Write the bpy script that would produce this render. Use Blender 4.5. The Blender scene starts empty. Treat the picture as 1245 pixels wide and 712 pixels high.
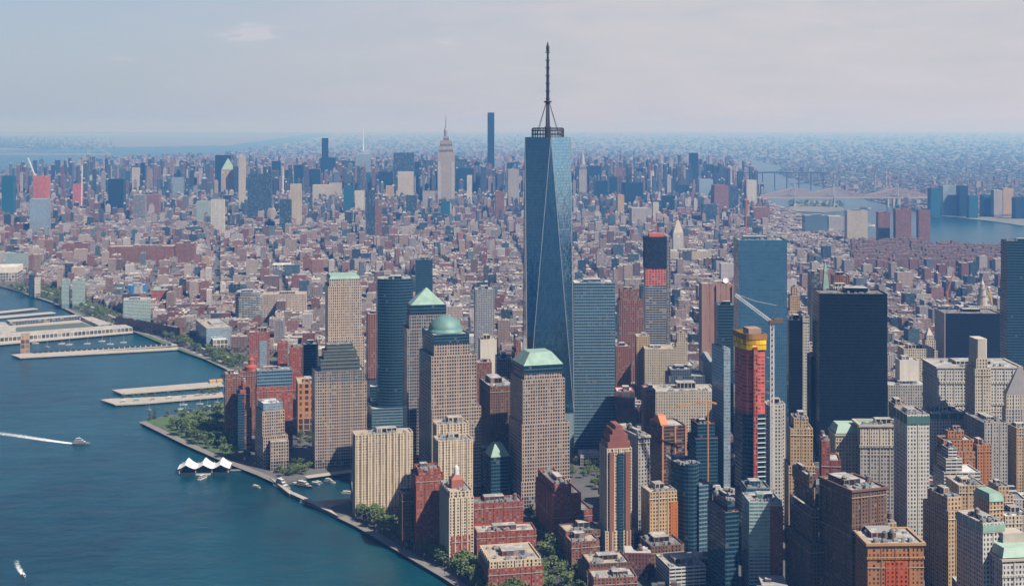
import bpy, math, random
import numpy as np
from mathutils import Vector
from mathutils.geometry import tessellate_polygon
R = math.radians
rnd = random.Random(7)
scene = bpy.context.scene
COL = scene.collection
# ------------------------------------------------------------------ camera, sky, sun, exposure
W0, H0 = 1245.0, 712.0          # the photograph's own pixel grid, used to survey positions
F, CX, HY, EYE = 1660.0, 622.5, 153.0, 430.0
cam = bpy.data.cameras.new('camera'); cam_o = bpy.data.objects.new('camera', cam); COL.objects.link(cam_o)
cam_o.location = (0, 0, EYE); cam_o.rotation_euler = (R(90), 0, 0)
cam.sensor_width = 36.0; cam.sensor_fit = 'HORIZONTAL'
cam.lens = 36.0 * F / W0
cam.shift_y = -(H0 / 2 - HY) / W0
cam.clip_start = 1.0; cam.clip_end = 400000.0
scene.camera = cam_o
SUN_ELEV, SUN_AZ = 49.0, 127.0   # azimuth clockwise from the viewing direction (+Y)
world = bpy.data.worlds.new('World'); scene.world = world; world.use_nodes = True
wn = world.node_tree.nodes; wl = world.node_tree.links
for n in list(wn): wn.remove(n)
w_out = wn.new('ShaderNodeOutputWorld'); w_bg = wn.new('ShaderNodeBackground'); w_sky = wn.new('ShaderNodeTexSky')
w_sky.sky_type = 'NISHITA'; w_sky.sun_disc = False
w_sky.sun_elevation = R(SUN_ELEV); w_sky.sun_rotation = R(SUN_AZ)
w_sky.altitude = 100; w_sky.air_density = 1.0; w_sky.dust_density = 0.8; w_sky.ozone_density = 2.5
w_bg.inputs['Strength'].default_value = 0.05
# thin cloud wisps laid on the sky by direction
geo = wn.new('ShaderNodeTexCoord')
def wmath(op, a, b=None):
    n = wn.new('ShaderNodeMath'); n.operation = op
    for i, v in enumerate((a, b)):
        if v is None: continue
        if isinstance(v, (int, float)): n.inputs[i].default_value = v
        else: wl.new(v, n.inputs[i])
    return n.outputs[0]
mp = wn.new('ShaderNodeMapping'); mp.inputs['Scale'].default_value = (48, 48, 230)
wl.new(geo.outputs['Generated'], mp.inputs['Vector'])
nz = wn.new('ShaderNodeTexNoise'); nz.inputs['Scale'].default_value = 1.0; nz.inputs['Detail'].default_value = 6
wl.new(mp.outputs['Vector'], nz.inputs['Vector'])
nz2 = wn.new('ShaderNodeTexNoise'); nz2.inputs['Scale'].default_value = .35; nz2.inputs['Detail'].default_value = 4
wl.new(mp.outputs['Vector'], nz2.inputs['Vector'])
def cloud_spot(px, py, rx, ry):
    d = Vector(((px - CX) / F, 1, (HY - py) / F)).normalized()
    s = wn.new('ShaderNodeVectorMath'); s.operation = 'SUBTRACT'; s.inputs[1].default_value = d
    wl.new(geo.outputs['Generated'], s.inputs[0])
    m = wn.new('ShaderNodeVectorMath'); m.operation = 'MULTIPLY'; m.inputs[1].default_value = (1 / rx, 1 / rx, 1 / ry)
    wl.new(s.outputs[0], m.inputs[0])
    l = wn.new('ShaderNodeVectorMath'); l.operation = 'LENGTH'; wl.new(m.outputs[0], l.inputs[0])
    return wmath('MAXIMUM', wmath('SUBTRACT', 1.0, l.outputs['Value']), 0.0)
cl = wmath('MAXIMUM', wmath('MULTIPLY', cloud_spot(300, 40, .036, .013), 1.15), wmath('MULTIPLY', cloud_spot(1030, 30, .12, .06), .5))
cl = wmath('MAXIMUM', cl, wmath('MULTIPLY', cloud_spot(545, 48, .05, .02), .5))
cl = wmath('MAXIMUM', cl, wmath('MULTIPLY', cloud_spot(170, 72, .05, .006), .6))
thr = wmath('MAXIMUM', wmath('SUBTRACT', wmath('ADD', nz.outputs['Fac'], wmath('MULTIPLY', cl, .5)), .72), 0.0)
cf = wmath('MINIMUM', wmath('MULTIPLY', wmath('MULTIPLY', thr, 1.5), wmath('MINIMUM', wmath('MULTIPLY', cl, 1.5), 1.0)), .26)
tint = wn.new('ShaderNodeMixRGB'); tint.blend_type = 'MULTIPLY'; tint.inputs['Fac'].default_value = 1.0
tint.inputs['Color2'].default_value = (.97, .94, 1.06, 1)
wl.new(w_sky.outputs[0], tint.inputs['Color1'])
cmix = wn.new('ShaderNodeMixRGB'); cmix.inputs['Color2'].default_value = (8.2, 7.4, 7.8, 1)
veil = wn.new('ShaderNodeMixRGB'); veil.inputs['Color2'].default_value = (6.3, 6.1, 6.5, 1)   # thin high cloud on the sun's side, also carrying an added bright lobe
vf = wmath('MULTIPLY', wmath('POWER', wmath('MINIMUM', wmath('MULTIPLY', cloud_spot(1300, -60, .75, .42), 1.7), 1.0), 1.3), wmath('ADD', .3, wmath('MULTIPLY', nz2.outputs['Fac'], 1.0)))
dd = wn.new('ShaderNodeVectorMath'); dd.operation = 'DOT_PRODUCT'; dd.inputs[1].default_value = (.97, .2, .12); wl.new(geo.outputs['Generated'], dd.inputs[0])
added_lobe = wmath('POWER', wmath('MAXIMUM', dd.outputs['Value'], 0.0), 22.0)  # unseen bright sky lobe, added so the tallest tower's right facet reflects lighter
vc = wn.new('ShaderNodeMixRGB'); vc.inputs['Color1'].default_value = (6.3, 6.1, 6.5, 1); vc.inputs['Color2'].default_value = (36, 34.5, 34, 1); wl.new(added_lobe, vc.inputs['Fac']); wl.new(vc.outputs[0], veil.inputs['Color2'])
vf = wmath('MAXIMUM', vf, wmath('MULTIPLY', added_lobe, .85))
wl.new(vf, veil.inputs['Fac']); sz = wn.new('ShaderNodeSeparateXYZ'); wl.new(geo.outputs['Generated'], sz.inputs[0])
hf = wmath('MULTIPLY', wmath('POWER', wmath('MAXIMUM', wmath('SUBTRACT', 1.0, wmath('MULTIPLY', wmath('ABSOLUTE', sz.outputs[2]), 6.5)), 0.0), .8), .9)
hz = wn.new('ShaderNodeMixRGB'); hz.inputs['Color1'].default_value = (4.1, 4.9, 6.0, 1); hz.inputs['Color2'].default_value = (5.4, 5.5, 6.0, 1)   # horizon haze layer of the sky
wl.new(wmath('MINIMUM', wmath('MAXIMUM', wmath('ADD', wmath('MULTIPLY', sz.outputs[0], 1.7), .45), 0.0), 1.0), hz.inputs['Fac'])
hm = wn.new('ShaderNodeMixRGB'); wl.new(hf, hm.inputs['Fac']); wl.new(tint.outputs[0], hm.inputs['Color1']); wl.new(hz.outputs[0], hm.inputs['Color2'])
wl.new(hm.outputs[0], veil.inputs['Color1'])
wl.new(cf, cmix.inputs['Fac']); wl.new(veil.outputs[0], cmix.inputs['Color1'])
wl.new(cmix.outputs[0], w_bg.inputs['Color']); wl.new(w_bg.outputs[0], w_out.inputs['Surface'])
sun = bpy.data.lights.new('sun', 'SUN'); sun.energy = 5.0; sun.angle = R(.5); sun.color = (1, .935, .84)
sun_o = bpy.data.objects.new('sun', sun); COL.objects.link(sun_o)
sd = Vector((math.sin(R(SUN_AZ)) * math.cos(R(SUN_ELEV)), math.cos(R(SUN_AZ)) * math.cos(R(SUN_ELEV)), math.sin(R(SUN_ELEV))))
sun_o.rotation_euler = sd.to_track_quat('Z', 'Y').to_euler(); sun_o.location = (800, 0, 900)
vs = scene.view_settings; vs.view_transform = 'Standard'; vs.look = 'None'; vs.gamma = 1; vs.use_curve_mapping = False
vs.exposure = 0.98
scene.render.engine = 'CYCLES'
cy = scene.cycles
cy.use_denoising = True; cy.max_bounces = 5; cy.diffuse_bounces = 1; cy.glossy_bounces = 3; cy.transmission_bounces = 2
cy.volume_bounces = 1; cy.transparent_max_bounces = 6; cy.caustics_reflective = False; cy.caustics_refractive = False
cy.sample_clamp_indirect = 4.0
try: cy.denoiser = 'OPENIMAGEDENOISE'
except Exception: pass

# ------------------------------------------------------------------ survey helpers
def depth(yb): return F * EYE / (yb - HY)
def gp(px, py):                   # ground point seen at a pixel of the photograph
    Y = depth(py); return ((px - CX) * Y / F, Y)
def at(px, Y): return (px - CX) * Y / F
def zat(py, Y): return EYE - (py - HY) * Y / F

# ------------------------------------------------------------------ materials
def new_mat(name):
    m = bpy.data.materials.new(name); m.use_nodes = True
    nt = m.node_tree
    for n in list(nt.nodes): nt.nodes.remove(n)
    o = nt.nodes.new('ShaderNodeOutputMaterial'); b = nt.nodes.new('ShaderNodeBsdfPrincipled')
    nt.links.new(b.outputs[0], o.inputs['Surface'])
    return m, nt, b
class NT:
    def __init__(s, nt): s.nt = nt
    def lk(s, v, sock):
        if isinstance(v, (int, float)): sock.default_value = v
        elif isinstance(v, tuple): sock.default_value = (*v, 1) if len(v) == 3 and sock.type == 'RGBA' else v
        else: s.nt.links.new(v, sock)
    def math(s, op, a, b=0.0, c=None):
        n = s.nt.nodes.new('ShaderNodeMath'); n.operation = op
        s.lk(a, n.inputs[0]); s.lk(b, n.inputs[1])
        if c is not None: s.lk(c, n.inputs[2])
        return n.outputs[0]
    def mix(s, f, a, b, mode='MIX'):
        n = s.nt.nodes.new('ShaderNodeMixRGB'); n.blend_type = mode
        s.lk(f, n.inputs[0]); s.lk(a, n.inputs[1]); s.lk(b, n.inputs[2]); return n.outputs[0]
    def noise(s, scale, detail=3, vec=None, rough=.55):
        n = s.nt.nodes.new('ShaderNodeTexNoise'); n.inputs['Scale'].default_value = scale
        n.inputs['Detail'].default_value = detail; n.inputs['Roughness'].default_value = rough
        if vec is not None: s.nt.links.new(vec, n.inputs['Vector'])
        return n.outputs['Fac']
    def pos(s): return s.nt.nodes.new('ShaderNodeNewGeometry').outputs['Position']
    def scaled(s, vec, sc):
        n = s.nt.nodes.new('ShaderNodeMapping'); n.inputs['Scale'].default_value = sc
        s.nt.links.new(vec, n.inputs['Vector']); return n.outputs[0]
    def ramp(s, f, stops):
        n = s.nt.nodes.new('ShaderNodeValToRGB'); e = n.color_ramp.elements
        while len(e) < len(stops): e.new(.5)
        for i, (p, c) in enumerate(stops): e[i].position = p; e[i].color = (*c, 1)
        s.lk(f, n.inputs[0]); return n.outputs[0]
    def attr(s, name):
        n = s.nt.nodes.new('ShaderNodeAttribute'); n.attribute_name = name; return n.outputs['Color']
MATS = {}
def pane_tilt(N, nt, b, colour, amt):
    g = nt.nodes.new('ShaderNodeNewGeometry'); a = nt.nodes.new('ShaderNodeVectorMath'); a.operation = 'SUBTRACT'; a.inputs[1].default_value = (.5, .5, .5)
    nt.links.new(colour, a.inputs[0]); m = nt.nodes.new('ShaderNodeVectorMath'); m.operation = 'SCALE'; m.inputs['Scale'].default_value = amt; nt.links.new(a.outputs[0], m.inputs[0])
    d = nt.nodes.new('ShaderNodeVectorMath'); d.operation = 'ADD'; nt.links.new(m.outputs[0], d.inputs[0]); nt.links.new(g.outputs['Normal'], d.inputs[1])
    n = nt.nodes.new('ShaderNodeVectorMath'); n.operation = 'NORMALIZE'; nt.links.new(d.outputs[0], n.inputs[0]); nt.links.new(n.outputs[0], b.inputs['Normal'])
def facade(key, mode='punched', wall=(.4, .35, .3), glass=(.03, .04, .05), wx=.5, wy=.55, refl=0.0, rough=.12, spandrel=None,
           attr=False, blinds=.14, wallrough=.85, vary=.22, mull=.93):
    """Wall with windows; the UV map counts bays across and storeys up."""
    if key in MATS: return MATS[key]
    gm = sum(wall) / 3; wall = tuple(max(.004, gm + (x - gm) * 1.25) for x in wall)
    m, nt, b = new_mat(key); N = NT(nt)
    uv = nt.nodes.new('ShaderNodeUVMap'); uv.uv_map = 'UV'
    sp = nt.nodes.new('ShaderNodeSeparateXYZ'); nt.links.new(uv.outputs[0], sp.inputs[0])
    u, v = sp.outputs[0], sp.outputs[1]
    ax = N.math('ABSOLUTE', N.math('SUBTRACT', N.math('FRACT', u), .5))
    ay = N.math('ABSOLUTE', N.math('SUBTRACT', N.math('FRACT', v), .5))
    odd = N.math('LESS_THAN', N.math('MODULO', N.math('FLOOR', u), 5.0), .5); low = N.math('LESS_THAN', v, 2.99)
    mx = N.math('LESS_THAN', ax, N.math('ADD', wx / 2, N.math('SUBTRACT', N.math('MULTIPLY', low, (.86 - wx) / 2), N.math('MULTIPLY', odd, wx * .16 if mode == 'punched' else 0.0)))); my = N.math('LESS_THAN', ay, N.math('ADD', wy / 2, N.math('MULTIPLY', low, (.84 - wy) / 2)))
    if mode == 'punched': mask = N.math('MULTIPLY', mx, my)
    elif mode == 'ribbon': mask = N.math('MULTIPLY', my, N.math('LESS_THAN', ax, mull / 2))
    elif mode == 'vertical': mask = mx
    else: mask = N.math('MULTIPLY', N.math('LESS_THAN', ax, mull / 2), my)
    cb = nt.nodes.new('ShaderNodeCombineXYZ'); oi = nt.nodes.new('ShaderNodeObjectInfo')
    N.lk(N.math('FLOOR', u), cb.inputs[0]); N.lk(N.math('FLOOR', v), cb.inputs[1]); N.lk(oi.outputs['Random'], cb.inputs[2])
    wn_ = nt.nodes.new('ShaderNodeTexWhiteNoise'); wn_.noise_dimensions = '3D'; nt.links.new(cb.outputs[0], wn_.inputs['Vector'])
    r1 = wn_.outputs['Value']
    g0 = tuple(x * .3 for x in glass); g1 = tuple(min(1, x * 1.1) for x in glass)
    gc = N.mix(r1, g0, g1)
    if refl > 0:                                # glass walls: subtle panel-to-panel change, dark spandrels
        gc = N.mix(r1, tuple(x * (1 - vary) for x in glass), tuple(min(1, x * (1 + vary)) for x in glass))
    if mode == 'vertical':
        sc = spandrel or tuple(x * .6 for x in wall)
        gc = N.mix(my, sc, gc)
    bl = N.math('GREATER_THAN', r1, 1 - blinds)
    gc = N.mix(N.math('MULTIPLY', bl, .5), gc, (.24, .22, .20))
    nz1 = N.noise(.018, 4, N.pos()); nz2 = N.noise(.3, 3, N.scaled(N.pos(), (1, 1, .12)))
    k = N.math('ADD', .30, N.math('ADD', N.math('MULTIPLY', nz1, .26), N.math('MULTIPLY', nz2, .28)))
    wc = N.attr('Col') if attr else wall
    kk = nt.nodes.new('ShaderNodeCombineXYZ')
    for i in range(3): N.lk(k, kk.inputs[i])
    wc = N.mix(1.0, wc, kk.outputs[0], 'MULTIPLY')
    N.lk(N.mix(mask, wc, gc), b.inputs['Base Color'])
    N.lk(N.math('SUBTRACT', wallrough, N.math('MULTIPLY', mask, wallrough - rough)), b.inputs['Roughness'])
    b.inputs['Specular IOR Level'].default_value = .12 if mode == 'curtain' and not refl else .3
    if refl:
        N.lk(N.math('MULTIPLY', mask, refl), b.inputs['Metallic'])
        pane_tilt(N, nt, b, wn_.outputs['Color'], .035)
    MATS[key] = m; return m
def plain(key, col, rough=.8, metal=0.0, nscale=.08, namp=.35, attr=False, fine=1.2):
    if key in MATS: return MATS[key]
    m, nt, b = new_mat(key); N = NT(nt)
    n1 = N.noise(nscale, 5, N.pos()); n2 = N.noise(fine, 3, N.pos())
    k = N.math('ADD', (1 - namp * .75) - .42, N.math('ADD', N.math('MULTIPLY', n1, namp), N.math('MULTIPLY', n2, namp * .6)))
    kk = nt.nodes.new('ShaderNodeCombineXYZ')
    for i in range(3): N.lk(k, kk.inputs[i])
    N.lk(N.mix(1.0, N.attr('Col') if attr else col, kk.outputs[0], 'MULTIPLY'), b.inputs['Base Color'])
    b.inputs['Roughness'].default_value = rough; b.inputs['Metallic'].default_value = metal
    MATS[key] = m; return m
def roofmat(key, col, patch):
    """Flat roof: membrane with darker and lighter patches."""
    if key in MATS: return MATS[key]
    m, nt, b = new_mat(key); N = NT(nt)
    vo = nt.nodes.new('ShaderNodeTexVoronoi'); vo.inputs['Scale'].default_value = .16; vo.distance = 'CHEBYCHEV'
    nt.links.new(N.pos(), vo.inputs['Vector'])
    vn = nt.nodes.new('ShaderNodeSeparateXYZ'); nt.links.new(vo.outputs['Color'], vn.inputs[0])
    n1 = N.noise(.25, 4, N.pos())
    f = N.math('MULTIPLY', N.math('GREATER_THAN', vn.outputs[0], .62), .75)
    c = N.mix(f, col, patch)
    c = N.mix(N.math('MULTIPLY', n1, .5), c, tuple(x * .5 for x in col))
    N.lk(c, b.inputs['Base Color']); b.inputs['Roughness'].default_value = .9
    MATS[key] = m; return m
RT = {'light': roofmat('roof_light_gravel', (.29, .275, .255), (.17, .16, .155)), 'grey': roofmat('roof_grey_membrane', (.20, .20, .20), (.36, .35, .33)),
      'dark': roofmat('roof_dark_tar', (.08, .08, .085), (.20, .19, .18)), 'white': roofmat('roof_white_membrane', (.44, .44, .43), (.29, .28, .275)),
      'tan': roofmat('roof_tan_ballast', (.30, .245, .19), (.20, .175, .15)), 'copper': plain('verdigris_copper', (.24, .375, .315), .75, 0, .12, .6)}
M_MECH = plain('galvanised_plant_steel', (.34, .35, .36), .55, .3)
M_WHITE = plain('white_painted_steel', (.72, .72, .70), .5)
M_WOOD = plain('weathered_tank_wood', (.17, .11, .075), .9)
M_DARK = plain('dark_painted_steel', (.04, .045, .05), .5, .3)
M_CONC = plain('raw_concrete', (.38, .36, .34), .9)
M_STONE = plain('pale_limestone', (.5, .45, .38), .85)
# ------------------------------------------------------------------ mesh building
class MB:
    def __init__(s): s.v = []; s.ix = {}; s.f = []; s.uv = []; s.m = []; s.c = []; s.weld = True
    def vi(s, p):
        if not s.weld: s.v.append(p); return len(s.v) - 1
        k = (round(p[0], 3), round(p[1], 3), round(p[2], 3))
        i = s.ix.get(k)
        if i is None: i = s.ix[k] = len(s.v); s.v.append(p)
        return i
    def face(s, pts, m=0, uv=None, col=None):
        ids = [s.vi(p) for p in pts]
        if s.weld and len(set(ids)) < len(ids):
            keep = [i for i in range(len(ids)) if ids[i] != ids[i - 1]]
            ids = [ids[i] for i in keep]; uv = [uv[i] for i in keep] if uv else None
            if len(set(ids)) < 3: return
        s.f.append(ids); s.m.append(m); s.c.append(col)
        s.uv.append(uv if uv else [(.02, .02)] * len(ids))
    def walls(s, poly, z0, z1, bay=4.0, fl=3.6, m=0, poly2=None, col=None, v0=0.0, plain=False):
        n = len(poly); q = poly2 or poly; u0 = 0
        nf = max(1, round((z1 - z0) / fl))
        for i in range(n):
            a, b = poly[i], poly[(i + 1) % n]; c, d = q[(i + 1) % n], q[i]
            w = math.hypot(b[0] - a[0], b[1] - a[1])
            nb = max(1, round(w / bay)) if n < 9 else w / bay
            uv = [(u0, v0), (u0 + nb, v0), (u0 + nb, v0 + nf), (u0, v0 + nf)]
            if plain: uv = None
            s.face([(a[0], a[1], z0), (b[0], b[1], z0), (c[0], c[1], z1), (d[0], d[1], z1)], m, uv, col)
            u0 += (nb if n >= 9 else nb + 3)
        return v0 + nf
    def ribbed(s, poly, z0, z1, bay, fl, v0=0.0, k=3, dep=.45, wid=.8):
        """Walls whose plan steps out into pilasters every k bays."""
        n = len(poly); nf = max(1, round((z1 - z0) / fl)); u0 = 0
        for i in range(n):
            a, b = Vector(poly[i]), Vector(poly[(i + 1) % n]); L = (b - a).length; d = (b - a) / max(L, .01); o = Vector((d.y, -d.x)) * dep
            nb = max(1, round(L / bay)); m = max(1, round(nb / k)); cur = a
            def q(p, r, ua=None, ub=None):
                uv = None if ua is None else [(ua, v0), (ub, v0), (ub, v0 + nf), (ua, v0 + nf)]
                s.face([(p.x, p.y, z0), (r.x, r.y, z0), (r.x, r.y, z1), (p.x, p.y, z1)], 0, uv)
            for j in range(m):
                e = a + (b - a) * ((j + 1) / m); last = j == m - 1; f = b if last else e - d * wid / 2
                q(cur, f, u0 + j * (nb / m) + .0, u0 + (j + 1) * (nb / m))
                if not last:
                    g1, g2, g3 = f + o, e + d * wid / 2 + o, e + d * wid / 2
                    q(f, g1); q(g1, g2); q(g2, g3); s.face([(f.x, f.y, z1), (g1.x, g1.y, z1), (g2.x, g2.y, z1), (g3.x, g3.y, z1)]); cur = g3
            u0 += nb + 3
        return v0 + nf
    def cap(s, poly, z, m=0, col=None): s.face([(p[0], p[1], z) for p in poly], m, None, col)
    def box(s, x0, y0, z0, x1, y1, z1, m=0, bottom=False, col=None):
        p = [(x0, y0), (x1, y0), (x1, y1), (x0, y1)]
        s.walls(p, z0, z1, m=m, col=col, plain=True); s.cap(p, z1, m, col)
        if bottom: s.face([(x0, y1, z0), (x1, y1, z0), (x1, y0, z0), (x0, y0, z0)], m, None, col)
    def bar(s, a, b, t, m=0):
        a = Vector(a); b = Vector(b); d = (b - a)
        if d.length < 1e-6: return
        d.normalize(); up = Vector((0, 0, 1)) if abs(d.z) < .9 else Vector((1, 0, 0))
        x = d.cross(up).normalized() * t / 2; y = d.cross(x).normalized() * t / 2
        A = [a + x + y, a - x + y, a - x - y, a + x - y]; B = [p + (b - a) for p in A]
        for i in range(4):
            j = (i + 1) % 4; s.face([tuple(A[i]), tuple(A[j]), tuple(B[j]), tuple(B[i])], m)
        s.face([tuple(p) for p in reversed(A)], m); s.face([tuple(p) for p in B], m)
    def lathe(s, prof, n=16, cx=0, cy=0, m=0, sx=1, sy=1):
        for k in range(len(prof) - 1):
            (r0, z0), (r1, z1) = prof[k], prof[k + 1]
            for i in range(n):
                a, b = 2 * math.pi * i / n, 2 * math.pi * (i + 1) / n
                P = lambda r, t, z: (cx + r * math.cos(t) * sx, cy + r * math.sin(t) * sy, z)
                pts = [P(r0, a, z0), P(r0, b, z0), P(r1, b, z1), P(r1, a, z1)]
                if r1 < 1e-4: pts = pts[:3]
                elif r0 < 1e-4: pts = [pts[0], pts[2], pts[3]]
                s.face(pts, m)
    def mesh(s, name, mats, smooth=False):
        me = bpy.data.meshes.new(name); me.from_pydata(s.v, [], s.f)
        for mt in (mats if isinstance(mats, (list, tuple)) else [mats]): me.materials.append(mt)
        me.polygons.foreach_set('material_index', s.m)
        uvl = me.uv_layers.new(name='UV')
        uvl.data.foreach_set('uv', np.array([c for f in s.uv for t in f for c in t], dtype=np.float32))
        if any(c is not None for c in s.c):
            ca = me.color_attributes.new('Col', 'FLOAT_COLOR', 'CORNER')
            flat = []
            for f, c in zip(s.f, s.c):
                c = c or (.3, .3, .3); flat.extend([c[0], c[1], c[2], 1.0] * len(f))
            ca.data.foreach_set('color', np.array(flat, dtype=np.float32))
        if smooth: me.polygons.foreach_set('use_smooth', [True] * len(me.polygons))
        me.update(); return me
    def obj(s, name, mats, parent=None, smooth=False, loc=None, rz=0):
        o = bpy.data.objects.new(name, s.mesh(name, mats, smooth)); COL.objects.link(o)
        if parent is not None: o.parent = parent
        if loc is not None: o.location = loc; o.rotation_euler = (0, 0, rz)
        return o
def tag(o, label=None, cat=None, group=None, kind=None):
    if label: o['label'] = label
    if cat: o['category'] = cat
    if group: o['group'] = group
    if kind: o['kind'] = kind
    return o
def thing(name, label, cat, loc, rz=0.0, group=None):
    o = bpy.data.objects.new(name, None); COL.objects.link(o)
    o.location = loc; o.rotation_euler = (0, 0, rz); o.empty_display_size = 5
    return tag(o, label, cat, group)
def copy_tree(o, parent=None):
    c = o.copy(); COL.objects.link(c)
    if parent is not None: c.parent = parent
    for ch in list(o.children): copy_tree(ch, c)
    return c
def rect(x0, y0, x1, y1): return [(x0, y0), (x1, y0), (x1, y1), (x0, y1)]
def inset(poly, t):
    cx = sum(p[0] for p in poly) / len(poly); cy = sum(p[1] for p in poly) / len(poly)
    out = []
    for x, y in poly:
        r = math.hypot(x - cx, y - cy); k = max(.05, 1 - t * 1.35 / max(r, .01)); out.append((cx + (x - cx) * k, cy + (y - cy) * k))
    return out
def roof_part(poly, z, parent, mat, wallmat, par=1.1, t=.6, cornice=0.0):
    """Deck behind a parapet; the parapet, its coping and the deck are one mesh."""
    mb = MB(); o = inset(poly, -cornice) if cornice else poly
    i_ = inset(poly, t)
    h = max(par, cornice * 1.2)
    zb = z - (h if cornice else 0)
    if cornice:
        mb.walls(poly, zb - .6, zb, m=1, poly2=o, plain=True)
    mb.walls(o, z if not cornice else zb, z + .25 + (0 if cornice else .0), m=1, plain=True)
    n = len(o); zt = z + .25
    for k in range(n):
        a, b, c, d = o[k], o[(k + 1) % n], i_[(k + 1) % n], i_[k]
        mb.face([(a[0], a[1], zt), (b[0], b[1], zt), (c[0], c[1], zt), (d[0], d[1], zt)], 1)
        mb.face([(d[0], d[1], zt), (c[0], c[1], zt), (c[0], c[1], z - par), (d[0], d[1], z - par)], 1)
    mb.cap(i_, z - par, 0)
    return mb.obj('roof', [mat, wallmat], parent)
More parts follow.
